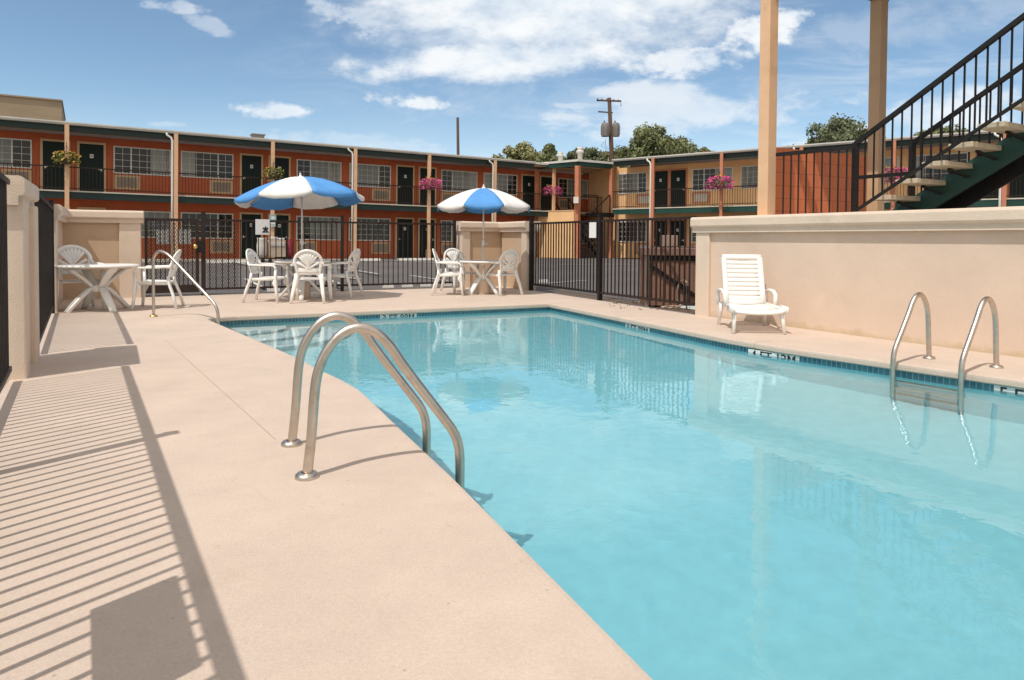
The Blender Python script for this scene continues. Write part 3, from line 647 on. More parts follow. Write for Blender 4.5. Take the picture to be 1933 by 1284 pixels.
# corner stair block
P1 = Vector((1.40,39.0,0)); P2 = Vector((3.56,37.25,0)); P3 = Vector((5.56,38.45,0)); Z0 = .15
tow = empty('stair_block', (3.56,38.6,Z0), 0, 'corner stair block with yellow wall and dark open steps between the motel wings', 'building')
def tb(name, m, p, q, w, z0, z1, parent=tow):
    p = Vector(p); q = Vector(q); L = (q-p).length; mb = MB(); mb.box((0,-w/2,z0),(L,w/2,z1)); o = mb.build(name, m, parent); o.location = Vector((p.x,p.y,0))-Vector((tow.location.x,tow.location.y,0)); o.rotation_euler = (0,0,math.atan2(q.y-p.y,q.x-p.x)); return o
for P, w_, zt in ((P1,.19,5.05),(P2,.24,5.05),(P3,.19,5.05)):
    mb = MB(); mb.box((-w_/2,-w_/2,-.3),(w_/2,w_/2,zt)); o = mb.build('post', M['salmon'], tow); o.location = (P.x-tow.location.x,P.y-tow.location.y,0); o.rotation_euler = (0,0,ang2)
tb('wall', M['yellow'], P1+Vector((.787,-.617,0))*.14, P2-Vector((.787,-.617,0))*.17, .16, -.3, 2.60)
tb('wall_cap', M['trim'], P1+Vector((.787,-.617,0))*.14, P2-Vector((.787,-.617,0))*.17, .2, 2.60, 2.66)
tb('eave_beam', M['green'], P1, P2, .12, 5.03, 5.27); tb('eave_beam', M['green'], P2, P3, .12, 5.032, 5.268)
rf_ = MB(); ctr = (P1+P3)/2+Vector((.2,2.6,0)); far = [(P1.x-.2,P1.y+.1),(P2.x-.02,P2.y-.24),(P3.x+.3,P3.y),(6.2,41),(3.4,43),(1.6,41.2)]
rf_.prism([(a-tow.location.x,b-tow.location.y) for a, b in far], 5.27, 5.385); rf_.build('roof', M['gutter'], tow)
sf_ = MB(); sf_.prism([(a-tow.location.x,b-tow.location.y) for a, b in ((P1.x+.1,P1.y+.15),(P2.x,P2.y+.12),(P3.x-.1,P3.y+.1),(6.0,40.5),(3.4,42),(1.8,40.6))], 5.20, 5.24); sf_.build('soffit', M['yellow'], tow)
# yellow return wall joining the wings
ra = Vector((6.02,39.05,0)); rb = Vector((4.73,41.8,0)); tb('return_wall', M['yellow'], rb, ra, .15, -.3, 5.2)
# steps: dark flight between P2 and P3 climbing away, landing and rails
e1 = (P3-P2).normalized(); e2 = Vector((-e1.y,e1.x,0))
fl_ = MB(); rl = MB(); tl = tow.location
for k in range(15):
    a = P2+e1*.35+e2*(.1+k*.2); b5 = a+e1*1.15; z = .18+k*.175
    if k < 14: fl_.beam((a.x-tl.x,a.y-tl.y,z),(b5.x-tl.x,b5.y-tl.y,z),.27,.05)
for off in (.33,1.52):
    a = P2+e1*off+e2*.0; b5 = P2+e1*off+e2*3.0; fl_.beam((a.x-tl.x,a.y-tl.y,.0),(b5.x-tl.x,b5.y-tl.y,2.6),.05,.26)
fl_.build('steps', M['black'], tow)
for off in (.33,1.52):
    for hz in (.45,.9):
        a = P2+e1*off; b5 = P2+e1*off+e2*3.0; rl.beam((a.x-tl.x,a.y-tl.y,hz),(b5.x-tl.x,b5.y-tl.y,2.6+hz),.05,.05)
    for k in range(5):
        a = P2+e1*off+e2*(.05+k*.73); zz = k*.64; rl.beam((a.x-tl.x,a.y-tl.y,zz),(a.x-tl.x,a.y-tl.y,zz+.92),.045,.045)
ld = P2+e1*1.0+e2*3.0
# upper flight seen crossing below the eave
for k in range(8):
    a = P3-e1*(.25+k*.23)-e2*.05; z = 2.55-k*.17; 
    if k < 4: fl2 = MB(); 
for z_, hh in ((2.55,0),):
    p = P3-e1*1.45; pq = P3-e1*.12
    lm = MB(); lm.beam((p.x-tl.x,p.y-tl.y,2.42),(pq.x-tl.x,pq.y-tl.y,2.42),.9,.22); lm.build('landing', M['black'], tow)
    rl.beam((p.x-tl.x-.15,p.y-tl.y-.3,2.3),(pq.x-tl.x,pq.y-tl.y-.1,3.55),.05,.05); rl.beam((pq.x-tl.x,pq.y-tl.y-.1,2.5),(pq.x-tl.x,pq.y-tl.y-.1,3.55),.06,.06)
    rl.beam((p.x-tl.x-.35,p.y-tl.y+.6,3.55),(p.x-tl.x+.5,p.y-tl.y+1.1,3.55),.05,.05); rl.beam((p.x-tl.x+.5,p.y-tl.y+1.1,2.5),(p.x-tl.x+.5,p.y-tl.y+1.1,3.55),.06,.06)
rl.build('handrails', M['black'], tow)
bx = MB(); bx.box((-.13,-.12,0),(.13,.1,.34)); o = bx.build('electric_box', M['white_trim'], tow); o.location = (P2.x-tl.x-.12,P2.y-tl.y-.28,3.0)
# cream building block rising behind the left wing
tbk = MB(); tbk.box((-16,0,-1),(0,9,10.45)); tbk.box((-16.1,-.1,10.45),(.05,9.1,10.55)); o = tbk.build('tan_building', M['tan_block']); tk = AT(117,232,47); o.location = (tk.x,tk.y,0); o.rotation_euler = (0,0,rad(32))
tag(o, 'tan windowless block rising above the left end of the roof', 'building')
# roof vents seen over the corner
for i, (u, v, hh, rr, lb) in enumerate(((1095,301,.75,.16,'taller metal roof vent beside the utility pole'),(1058,303,.5,.14,'shorter metal roof vent left of the taller one'))):
    p = AT(u, v, 42.5); q = MB(); q.lathe([(rr,-1.0),(rr,hh*.5),(rr*1.5,hh*.52),(rr*1.5,hh*.7),(rr*.9,hh*.8),(rr*1.2,hh*.86),(rr*1.2,hh),(0,hh)], k=14); o = q.build('roof_vent', M['gutter']); o.location = p; tag(o, lb, 'vent', 'roof vents')
# ------------------------------------------------------------------ raised walkway at the right: posts, roof, stair
def apost(u, Y, w, z0, z1): 
    p = AT(u, 300, Y); q = MB(); q.box((-w/2,-w/2,z0),(w/2,w/2,z1)); return p, q
cv = empty('porch_roof', (5.0,9.8,1.42), 0, 'porch roof on tall square cream posts behind the long peach wall', 'porch')
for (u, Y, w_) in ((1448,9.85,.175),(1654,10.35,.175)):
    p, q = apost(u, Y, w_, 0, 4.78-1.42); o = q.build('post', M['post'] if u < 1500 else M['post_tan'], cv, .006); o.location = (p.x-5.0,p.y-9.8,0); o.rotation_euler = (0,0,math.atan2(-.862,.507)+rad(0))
pp = AT(1654,0,10.35)
q = MB(); dv = Vector((.507,-.862,0)); 
q.beam((pp.x-5.0-V1.x*.25,pp.y-9.8-V1.y*.25,3.42),(pp.x-5.0+V1.x*.22,pp.y-9.8+V1.y*.22,3.42),.12,.12); q.build('beam', M['brown_beam'], cv)
p1 = AT(1448,0,9.85); q = MB(); q.beam((p1.x-5.0,p1.y-9.8,3.46),(p1.x-5.0+dv.x*5,p1.y-9.8+dv.y*5,3.46),.12,.2); q.build('beam', M['post'], cv)
q = MB(); e0 = [(3.35,10.9),(3.99,9.63),(5.65,6.8),(8.2,3.0),(12,5.2),(9.5,9.8),(7.4,11.3),(5.0,11.3)]
q.prism([(a-5.0,b-9.8) for a, b in e0], 5.3-1.42, 5.45-1.42); q.build('roof', M['brown_beam'], cv)
# painted block wall
bw = MB(); a0 = AT(1463,280,10.55); L_ = 2.75; bw.box((0,0,0),(L_,.2,1.18)); o = bw.build('block_wall', M['block']); o.location = (a0.x,a0.y,1.42); o.rotation_euler = (0,0,math.atan2(V1.y,V1.x))
tag(o, 'low rust orange block wall behind the black stair railing', 'wall')
# metal stair
stt = empty('metal_staircase', (4.62,8.6,1.42), 0, 'black and green metal staircase with concrete treads climbing to the right', 'staircase')
W1 = Vector((.862,.507,0)); W2 = Vector((.507,-.862,0)); S0 = Vector((4.62,8.6,0)); RUN = .3046; RISE = .183
def S(a, w, z): p = S0+W2*a+W1*w; return (p.x-4.62, p.y-8.6, z-1.42)
for k in range(11):
    z = 1.738+RISE*k; q = MB(); q.beam(S(k*RUN+.02,0,z-.03),S(k*RUN+.02,.92,z-.03),.27,.06); q.build('tread', M['tread'], stt, .008)
    q = MB(); q.beam(S(k*RUN+.02,.35,z-.07),S(k*RUN+.12,.60,z-.16),.03,.03); q.build('tread_bracket', M['black'], stt); q = MB(); q.beam(S(k*RUN-.08,.62,z-.085),S(k*RUN-.08,.90,z-.085),.04,.04); q.build('tread_angle', M['black'], stt)
for w_, nm, m_, dz in ((.66,'stringer',M['green'],-.09),(1.0,'stringer',M['black'],-.20)):
    q = MB(); q.beam(S(-1.0,w_,1.738-RISE*3.28+dz-.10),S(11*RUN,w_,1.738+RISE*11+dz-.10),.05,.27); q.build(nm, m_, stt)
def zr(a): return 2.41+.6*(a+.27)
for w_, a_s, name in ((-.1,-.27,'railing'),(.97,-.15,'railing')):
    q = MB(); q.beam(S(a_s,w_,zr(a_s)),S(3.3,w_,zr(3.3)),.055,.05); q.beam(S(a_s,w_,zr(a_s)-.87),S(3.3,w_,zr(3.3)-.87),.03,.035)
    q.beam(S(a_s,w_,1.42),S(a_s,w_,zr(a_s)+.01),.065,.065)
    a = a_s+.13
    while a < 3.3: q.beam(S(a,w_,zr(a)-.88),S(a,w_,zr(a)-.02),.016,.016); a += .115
    q.build(name, M['black'], stt)
# short level railing before the stair
lr = empty('iron_railing', (3.72,9.6,1.42), 0, 'level black railing from the cream post to the foot of the metal stair', 'railing')
ra_, rb_ = AT(1466,291,9.6), Vector((*( (S0+W2*-.27+W1*-.1).xy),2.41)); rb_.z = 2.40; ra_.z = 2.39
Lr = (rb_-ra_).xy.length; q = MB(); q.box((0,-.025,.92),(Lr,.025,.97)); q.box((0,-.015,.06),(Lr,.015,.09))
for i in range(1,10): x = Lr*i/10; q.box((x-.008,-.008,.0),(x+.008,.008,.93))
o = q.build('picket_panel', M['black'], lr); o.location = (ra_.x-3.72,ra_.y-9.6,0); o.rotation_euler = (0,0,math.atan2((rb_-ra_).y,(rb_-ra_).x))
# second short railing seen through the stair
q = MB(); pA = S(-.15,.97,2.08); pB = S(-.9,.97,2.08); q.beam(pA,pB,.04,.05); q.build('side_rail', M['black'], stt)
# ------------------------------------------------------------------ chairs, tables, umbrellas
def arc(c, r, a0, a1, n): return [(c[0]+r*math.cos(rad(a0+(a1-a0)*i/n)), c[1]+r*math.sin(rad(a0+(a1-a0)*i/n))) for i in range(n+1)]
def make_chair():
    """white moulded fan-back armchair; faces -y"""
    r = empty('plastic_chair', (0,0,0)); m = M['plastic']
    # seat: slightly dished shell
    q = MB(); nx, ny = 8, 8; vs = []
    for layer in (0,1):
        for j in range(ny+1):
            for i in range(nx+1):
                x = (i/nx-.5)*(.46-.05*(j/ny)); y = -.25+.44*j/ny; z = .425-.022*math.cos((i/nx-.5)*math.pi)*math.sin(j/ny*math.pi)-.015*(j/ny)
                if j == 0: z -= .02
                vs.append((x,y,z-.022*layer))
    K = (nx+1)*(ny+1); fs = []
    for j in range(ny):
        for i in range(nx):
            a = j*(nx+1)+i; fs.append((a,a+1,a+nx+2,a+nx+1)); fs.append((K+a,K+a+nx+1,K+a+nx+2,K+a+1))
    rim = [i for i in range(nx+1)]+[j*(nx+1)+nx for j in range(1,ny+1)]+[ny*(nx+1)+i for i in range(nx-1,-1,-1)]+[j*(nx+1) for j in range(ny-1,0,-1)]
    for a, b in zip(rim, rim[1:]+rim[:1]): fs.append((b,a,K+a,K+b))
    q.add(vs, fs, True); q.build('seat', m, r)
    # back: plane tilted backwards; (x, s) -> y,z ; gently wrapped round the sitter
    def P(x, s): return Vector((x, .19+s*.24-.55*x*x, .40+s*.975))
    q = MB()
    out = [(-.185,.03),(-.20,.12),(-.215,.2),(-.225,.26)]+[(.0+.245*math.cos(rad(a)), .285+.235*math.sin(rad(a))) for a in range(176,3,-8)]+[(.225,.26),(.215,.2),(.20,.12),(.185,.03)]
    pts = [P(*p) for p in out]
    cen = P(0,.25)
    q.ribbon(pts, .052, .022, side=lambda i: (pts[i]-cen)) if False else None
    vs = []; n = len(pts)
    inn = [(x*.80 if s < .27 else x*.80, (s if s < .27 else .285+(s-.285)*.78)) for x, s in out]
    for off in (0,.02):
        for L in (out, inn):
            for x, s in L: p = P(x,s); vs.append((p.x,p.y+off,p.z))
    fs = []
    for i in range(n-1):
        fs += [(i,i+1,n+i+1,n+i),(2*n+i,3*n+i,3*n+i+1,2*n+i+1),(i,2*n+i,2*n+i+1,i+1),(n+i,n+i+1,3*n+i+1,3*n+i)]
    q.add(vs, fs, True)
    hub = .12      # fan slats radiating from the lower panel
    for k in range(9):
        a = rad(90+(k-4)*15.5); bx_ = (k-4)*.030; x1, s1 = .205*math.cos(a)*.99, .285+.19*math.sin(a) if abs(k-4) < 4 else .30
        seg = [P(bx_+(x1-bx_)*t**.9, .12+(s1-.12)*t)+Vector((0,.008,0)) for t in (0,.25,.5,.75,1)]
        q.ribbon(seg, [.027,.030,.034,.039,.046], .014, side=(1,0,0))
    lp = [P(x,s)+Vector((0,.009,0)) for x, s in ((-.165,.11),(-.08,.105),(0,.103),(.08,.105),(.165,.11))]
    q.ribbon(lp, .05, .014, side=(0,0,1)); q.ribbon([P(x,.16)+Vector((0,.009,0)) for x in (-.17,-.08,0,.08,.17)], .075, .012, side=(0,0,1)); 
    q.build('backrest', m, r)
    for sx in (-1,1):
        # arm sweeps forward from the rim and turns down into the front leg
        a = MB(); pa = [P(.222*sx,.30)+Vector((0,.01,0)),P(.245*sx,.24),Vector((.275*sx,.16,.640)),Vector((.288*sx,.03,.632)),Vector((.287*sx,-.12,.632)),Vector((.278*sx,-.215,.628)),Vector((.272*sx,-.245,.60)),Vector((.272*sx,-.252,.55))]
        a.ribbon(pa, [.035,.045,.055,.06,.06,.062,.058,.055], .03, side=(1,0,0)); a.build('armrest', m, r)
        l = MB(); l.ribbon([(.272*sx,-.252,.56),(.262*sx,-.245,.42),(.272*sx,-.262,.2),(.288*sx,-.285,0)], [.05,.072,.058,.042], .036, side=(1,0,0)); 
        l.ribbon([(.24*sx,-.24,.40),(.25*sx,-.2,.33),(.272*sx,-.25,.22)], [.05,.035,.02], .02, side=(0,1,0)); l.build('leg', m, r)
        l = MB(); l.ribbon([P(.2*sx,.1),(.205*sx,.20,.40),(.235*sx,.27,.2),(.265*sx,.315,0)], [.055,.07,.056,.042], .036, side=(1,0,0)); l.build('leg', m, r)
        l = MB(); l.ribbon([(.215*sx,-.2,.40),(.215*sx,.18,.39)], .05, .02, side=(0,0,1)); l.build('seat_apron', m, r)
    return r
chair0 = make_chair(); first = [True]
def chair(u, v, face, label, sc=1.0, at=None):
    """face: direction the sitter looks, degrees anticlockwise from +x in plan"""
    p = at or G(u, v)
    o = chair0 if first[0] else copy_tree(chair0); first[0] = False
    o.location = (p[0],p[1],0); o.rotation_euler = (0,0,rad(face+90)); sc *= 1.06; o.scale = (sc*1.03,sc,sc)
    return tag(o, label, 'chair', 'white fan-back plastic chairs round the tables')
def make_table(Rt=.52):
    r = empty('plastic_table', (0,0,0)); m = M['plastic']
    q = MB(); k = 40; q.lathe([(0,.722),(Rt-.03,.722),(Rt-.008,.719),(Rt,.71),(Rt,.695),(Rt-.012,.684),(Rt-.03,.69),(0,.695)], k=k); q.build('table_top', m, r)
    q = MB(); q.lathe([(.42,.66),(.42,.694),(.40,.694),(.40,.66),(.42,.66)], k=36); q.build('rim_apron', M['drum'], r)
    for i in range(4):
        a = rad(45+90*i); cx_, sy_ = math.cos(a), math.sin(a); l = MB(); sd = (-sy_,cx_,0)
        l.ribbon([(cx_*t,sy_*t,z) for t, z in ((.42,.69),(.34,.62),(.22,.52),(.12,.42),(.075,.345))], [.12,.12,.11,.09,.08], .04, side=sd)
        l.ribbon([(cx_*t,sy_*t,z) for t, z in ((.07,.365),(.14,.33),(.26,.20),(.36,.08),(.42,0))], [.08,.11,.105,.09,.08], .05, side=sd); l.build('leg', m, r)
    q = MB(); q.lathe([(.085,.30),(.10,.34),(.10,.38),(.085,.41),(.05,.41),(.05,.30),(.085,.30)], k=16); q.build('hub', m, r)
    return r
tabs = []
t0 = make_table(); t0.location = G(186,586); t0.rotation_euler = (0,0,rad(12)); t0.scale = (1.1,1.1,1.0); tag(t0, 'white plastic table without an umbrella by the shaded corner wall', 'table', 'white plastic tables')
t1 = copy_tree(t0); t1.location = G(578,564); t1.rotation_euler = (0,0,rad(-30)); t1.scale = (1.02,)*3; t1['label'] = 'white plastic table under the tilted umbrella in the middle of the far side'
t2 = copy_tree(t0); t2.location = G(912,555); t2.rotation_euler = (0,0,rad(5)); t2.scale = (.98,)*3; t2['label'] = 'white plastic table under the level umbrella by the corner wall with recessed panel'
def to_(p, t): return math.degrees(math.atan2(t.y-p[1], t.x-p[0]))
t1.location.x -= .08
T0, T1, T2 = t0.location, t1.location, t2.location
chair(152,590,0,'white chair behind the umbrella-less table, nearest the dark left fence', at=(-6.98,10.92), sc=1.07) .rotation_euler[2] = rad(-48+90)
chair(305,583,0,'white chair at the right of the umbrella-less table, behind the steel handrail', at=G(298,581)).rotation_euler[2] = rad(195+90)
chair(505,570,0,'white chair seen side-on, left of the table under the tilted umbrella', at=G(505,569)).rotation_euler[2] = rad(-2+90)
chair(590,572,0,'white chair with its back to the camera at the table under the tilted umbrella', at=G(587,570)).rotation_euler[2] = rad(96+90)
chair(645,560,0,'white chair turned away, right of the table under the tilted umbrella', at=G(645,560)).rotation_euler[2] = rad(170+90)
chair(848,557,0,'white chair side-on at the far left of the table under the level umbrella', at=G(848,556.5)).rotation_euler[2] = rad(0+90)
chair(865,555,0,'white chair half hidden behind another, left of the table under the level umbrella', at=G(868,551)).rotation_euler[2] = rad(-55+90)
chair(945,556,0,'white chair right of the table under the level umbrella, against the corner wall', at=G(947,556)).rotation_euler[2] = rad(128+90)
# umbrellas
def make_umbrella(Rr, apex, rim, blues, tilt, loc, label, rz=0):
    r = empty('patio_umbrella', loc, rz, label, 'umbrella', 'blue and white patio umbrellas')
    q = MB(); q.tube([(0,0,.08),(0,0,1.15)], .019, 10); q.tube([(0,0,1.10),(0,0,rim+.02)], .016, 10); q.lathe([(.019,1.02),(.035,1.04),(.035,1.10),(.022,1.15),(.016,1.15)], k=10); q.beam((-.02,0,1.06),(-.11,0,1.065),.015,.02); q.build('pole', M['white_trim'], r)
    q = MB(); q.lathe([(0,0),(.155,0),(.16,.02),(.158,.28),(.15,.30),(.04,.305),(.03,.36),(.022,.36)], k=24); q.build('umbrella_base', M['drum'], r)
    top = bpy.data.objects.new('canopy_frame', None)
    q = MB(); qb = MB(); H = apex-rim
    c0 = MB(); c0.cur = 0; NG = 8; ns = 8; nt = 8
    def Z(rf): return rim+H*(1-rf**1.75)
    RV = .125
    for gI in range(NG):
        c0.cur = 1 if gI in blues else 0; vs = []
        for i in range(nt+1):
            a = 2*math.pi*(gI+i/nt)/NG; mid = math.sin(math.pi*i/nt)
            for j_ in range(ns+1):
                f = j_/ns; rr = Rr*f*(1-.075*mid*f); z = Z(f)-.045*mid*f*(1-f*.35)*1.0
                vs.append((rr*math.cos(a),rr*math.sin(a),z))
            z = rim-RV*(.42+.58*mid**.6)+.006*math.sin(i*2.3+gI); rr = Rr*(1-.075*mid)*1.005
            vs.append((rr*math.cos(a)*1.0,rr*math.sin(a)*1.0,z))
        w_ = ns+2
        c0.add(vs, [(i*w_+j_,(i+1)*w_+j_,(i+1)*w_+j_+1,i*w_+j_+1)[::-1] for i in range(nt) for j_ in range(w_-1)], True)
    can = c0.build('canopy', [M['umb_white'],M['blue']], r); so2 = can.modifiers.new('s','SOLIDIFY'); so2.thickness = .003
    rb5 = MB()
    for gI in range(NG):
        a = 2*math.pi*gI/NG; rb5.tube([(Rr*f*math.cos(a),Rr*f*math.sin(a),Z(f)-.022) for f in (0,.25,.5,.75,.97)], .006, 5)
        rb5.tube([(.02*math.cos(a),.02*math.sin(a),rim-.02),(Rr*.5*math.cos(a),Rr*.5*math.sin(a),Z(.5)-.03)], .005, 5)
    ribs = rb5.build('ribs', M['white_trim'], r)
    fn = MB(); fn.lathe([(.05,apex-.01),(.045,apex+.01),(.022,apex+.02),(.018,apex+.05),(.024,apex+.06),(0,apex+.085)], k=12); fn = fn.build('finial', M['white_trim'], r)
    if tilt:
        for o in (can, ribs, fn):
            piv = Matrix.Translation((0,0,rim)); o.matrix_local = piv @ Matrix.Rotation(tilt[0],4,Vector((math.cos(tilt[1]),math.sin(tilt[1]),0))) @ piv.inverted()
    return r
make_umbrella(1.20, 2.33, 1.93, (1,3,5,7), (rad(4.6),rad(-8)), T1, 'blue and white patio umbrella tilted to the left over the centre table', rz=rad(-48-90+22.5+6))
make_umbrella(1.03, 2.24, 1.86, (1,3,5,7), None, T2, 'blue and white patio umbrella standing level with a blue panel facing the camera', rz=rad(-90-67.5+3))
# lounge chair against the long wall
def make_lounger():
    r = empty('lounge_chair', (0,0,0), 0, 'white slatted plastic lounge chair with raised back by the long peach wall', 'lounge chair'); m = M['plastic']
    # local: faces -y, back at y=+
    h = .66; W = .58; piv = Vector((0,.0,.33)); d = Vector((0,.33,.94)).normalized(); BL = .735
    fr = MB()
    for sx in (-1,1):
        fr.ribbon([(sx*(W/2-.03),piv.y+d.y*s,piv.z+d.z*s) for s in (-.02,.2,.45,.7,BL-.03)], .075, .04, side=(1,0,0))
    fr.ribbon([(x,piv.y+d.y*(BL-.02)-.0,piv.z+d.z*(BL-.02)) for x in (-.28,-.2,0,.2,.28)], .075, .033, side=tuple(d))
    fr.ribbon([(x,piv.y+d.y*.03,piv.z+d.z*.03) for x in (-.26,0,.26)], .075, .03, side=tuple(d))
    bk = fr.build('backrest', m, r)
    sl = MB()
    for i in range(9):
        s = .10+.067*i+.0; dip = .018
        sl.ribbon([(x,piv.y+d.y*s+dip*(1-(x/.24)**2)*.9,piv.z+d.z*s-.004) for x in (-.245,-.13,0,.13,.245)], .056, .016, side=tuple(d))
    sl.build('back_slats', m, r)
    s_ = MB()
    for sx in (-1,1): s_.ribbon([(sx*.30,.06,.335),(sx*.31,-.3,.33),(sx*.315,-.62,.325),(sx*.31,-.72,.30)], .055, .05, side=(1,0,0))
    s_.ribbon([(x,-.70,.305-.02*(1-(x/.3)**2)) for x in (-.31,-.15,0,.15,.31)], .09, .035, side=(0,.8,.5)); s_.build('frame', m, r)
    ss = MB()
    for i in range(9):
        y = .02-.075*i; ss.ribbon([(x,y,.338-.022*(1-(x/.28)**2)) for x in (-.285,-.14,0,.14,.285)], .055, .014, side=(0,1,0))
    ss.build('seat_slats', m, r)
    for sx in (-1,1):
        for y0, y1, w0 in ((-.64,-.72,.075),(.12,.2,.07)):
            l = MB(); l.ribbon([(sx*.31,y0,.325),(sx*.318,(y0*2+y1)/3,.2),(sx*.335,y1,0)], [.06,.05,.038], [w0+.02,w0,w0*.75], side=(1,0,0)); l.build('leg', m, r)
        a = MB(); a.ribbon([(sx*.335,.20,.30),(sx*.345,.21,.42),(sx*.352,.17,.515),(sx*.356,.05,.54),(sx*.356,-.14,.535),(sx*.352,-.25,.49),(sx*.342,-.28,.34)], .05, [.05,.045,.035,.03,.03,.035,.05], side=(1,0,0)); a.build('armrest', m, r)
        w_ = MB(); w_.ribbon([(sx*.355,-.5,.33),(sx*.36,-.75,.32)], .035, .09, side=(1,0,0)); w_.build('side_guard', m, r)
    return r
lg = make_lounger(); p = G(1419,617); lg.location = (p.x-.10,p.y-.02,0); lg.rotation_euler = (0,0,rad(-95+90)); lg.scale = (.92,.97,.93)
# ------------------------------------------------------------------ steel ladders and handrail
def smooth_path(P, n=5):
    P = [Vector(p) for p in P]; out = []
    for i in range(len(P)-1):
        p0 = P[max(i-1,0)]; p1 = P[i]; p2 = P[i+1]; p3 = P[min(i+2,len(P)-1)]
        for k in range(n):
            t = k/n; out.append(.5*((2*p1)+(p2-p0)*t+(2*p0-5*p1+4*p2-p3)*t*t+(3*p1-p0-3*p2+p3)*t**3))
    return out+[P[-1]]
LP = [(0,0),(.02,.2),(.035,.42),(.055,.53),(.095,.62),(.155,.69),(.225,.715),(.30,.69),(.365,.62),(.43,.515),(.52,.38),(.62,.235),(.665,.165),(.69,.10),(.70,.02),(.70,-.15),(.70,-.55),(.70,-1.0)]
def ladder(bases, dirs, label, L=1.0, hz=1.0, name='pool_ladder', rr=.0245):
    r = empty(name, (bases[0][0],bases[0][1],0), 0, label, 'ladder', 'steel pool ladders'); o0 = Vector(r.location); ends = []
    for (bx, by), dv in zip(bases, dirs):
        dv = Vector((dv[0],dv[1],0)).normalized(); b0 = Vector((bx,by,0))-o0
        q = MB(); q.tube([b0+dv*(h*L)+Vector((0,0,z*(hz if z > 0 else 1))) for h, z in smooth_path([(a,b,0) for a, b in LP]) for _ in (0,)] if False else [b0+dv*(pt.x*L)+Vector((0,0,pt.y*(hz if pt.y > 0 else 1))) for pt in smooth_path([(a,b,0) for a, b in LP],4)], rr, 14); q.build('rail', M['steel'], r)
        q = MB(); q.lathe([(.026,.026),(.03,.027),(.045,.023),(.055,.014),(.057,.004),(.057,0)], (b0.x,b0.y,.001), 20); q.build('flange', M['steel'], r)
        ends.append((b0+dv*.70*L, dv))
    for z in (-.33,-.60,-.87):
        q = MB(); (a, da), (b6, db) = ends; q.beam(a+Vector((0,0,z))+da*(-.03), b6+Vector((0,0,z))+db*(-.03), .085, .03); q.build('step', M['steel'], r)
    return r
ladder([(-1.223,3.78),(-.982,3.262)], [(1,.31),(1,.34)], 'steel pool ladder in the foreground on the left edge of the pool', L=1.085, hz=1.0)
ladder([tuple(G(1754,677).xy),tuple(G(1881,694).xy)], [(-.86,-.52),(-.86,-.52)], 'steel pool ladder at the right edge of the pool below the long wall', L=.90, hz=.90, rr=.0235)
hr = empty('steel_handrail', G(290,598), 0, 'single steel handrail running down to the pool entry steps', 'handrail'); b0 = G(290,598); b1 = G(417,602,-.02)
b1 = Vector((-4.02,9.33,0)); dv = (b1-b0); 
q = MB(); pts = smooth_path([(0,0,0),(0,0,.45),(0,0,.80),(.03,0,.90),(.10,0,.955),(.20,0,.93),(.30,0,.86),(.6,0,.58),(.85,0,.345),(.95,0,.24),(.99,0,.14),(1.0,0,.02),(1.0,0,-.35)],4)
q.tube([Vector((dv.x*p.x,dv.y*p.x,p.z)) for p in pts], .021, 12); q.build('rail', M['steel'], hr)
q = MB(); q.lathe([(.024,.03),(.05,.02),(.055,0)], (0,0,.001), 16); q.build('flange', M['brass'], hr)
# ------------------------------------------------------------------ lot furniture
ws = MB(); pr = [(-.07,0),(-.05,.10),(.05,.10),(.07,0)]
vs = [(x,a,b) for x in (-.28,.28) for a, b in pr]; ws.add(vs, [(0,1,5,4),(1,2,6,5),(2,3,7,6),(3,2,1,0),(4,5,6,7)])
w0 = None
for grp, Ls, lb in (('far', ((330,32.3),(403,31.0),(426,31.2),(448,31.4),(468,31.6),(534,32),(554,32.2),(691,34),(707,34.2),(760,34.8),(776,35),(794,35.2),(809,35.4)), 'low white wheel stop at the foot of the red motel wing'), ('near', ((516,15.2),(733,16.6),(769,16.9),(804,17.1),(843,17.3),(1027,18.6)), 'low white wheel stop just beyond the far pool fence')):
    for u, Y in Ls:
        Yy = Y-3.2 if grp == 'far' else Y
        p = AT(u, 500, Yy); o = ws.build('wheel_stop', M['stop_white']) if w0 is None else w0.copy()
        if w0 is None: w0 = o
        else: col.objects.link(o)
        o.location = (p.x,p.y,lot_z(p.y)); o.rotation_euler = (0,0,ang); o.scale = (.9,1,1) if grp == 'far' else (.45,.8,.8)
        tag(o, lb, 'wheel stop', 'wheel stops by the red wing' if grp == 'far' else 'wheel stops by the pool fence')
# housekeeping cart
cl = AT(520,470,29.0); ct = empty('housekeeping_cart', (cl.x,cl.y,lot_z(cl.y)+.0), ang, 'beige housekeeping cart with white laundry bag and linen in front of the red wing', 'cart')
def rbox(name, m, a, b, par=ct, bev=.02):
    q = MB(); q.box(a, b); return q.build(name, m, par, bev)
rbox('cart_body', M['cart'], (-.35,-.25,.25),(.45,.25,1.08)); rbox('shelf_linen', M['linen'], (-.3,-.28,.8),(.4,-.252,1.0)); rbox('towel_stack', M['linen'], (-.28,-.2,1.082),(.1,.2,1.25),bev=.05); rbox('towel_stack', M['linen'], (.14,-.2,1.082),(.42,.2,1.2),bev=.05)
q = MB(); q.lathe([(0,.18),(.16,.2),(.24,.4),(.25,.8),(.21,1.1),(.23,1.2),(.2,1.2)], (-.65,0,0), 14); q.build('laundry_bag', M['linen'], ct)
q = MB(); q.lathe([(0,.2),(.12,.25),(.17,.5),(.15,.95),(.12,1.15)], (.68,0,0), 12); q.build('trash_bag', M['red_cloth'], ct)
for x in (-.65,-.3,.4,.65):
    q = MB(); q.lathe([(0,-.02),(.09,-.02),(.09,.02),(0,.02)], k=12); o = q.build('wheel', M['rubber'], ct); o.rotation_euler = (rad(90),0,0); o.location = (x,-.2,.09)
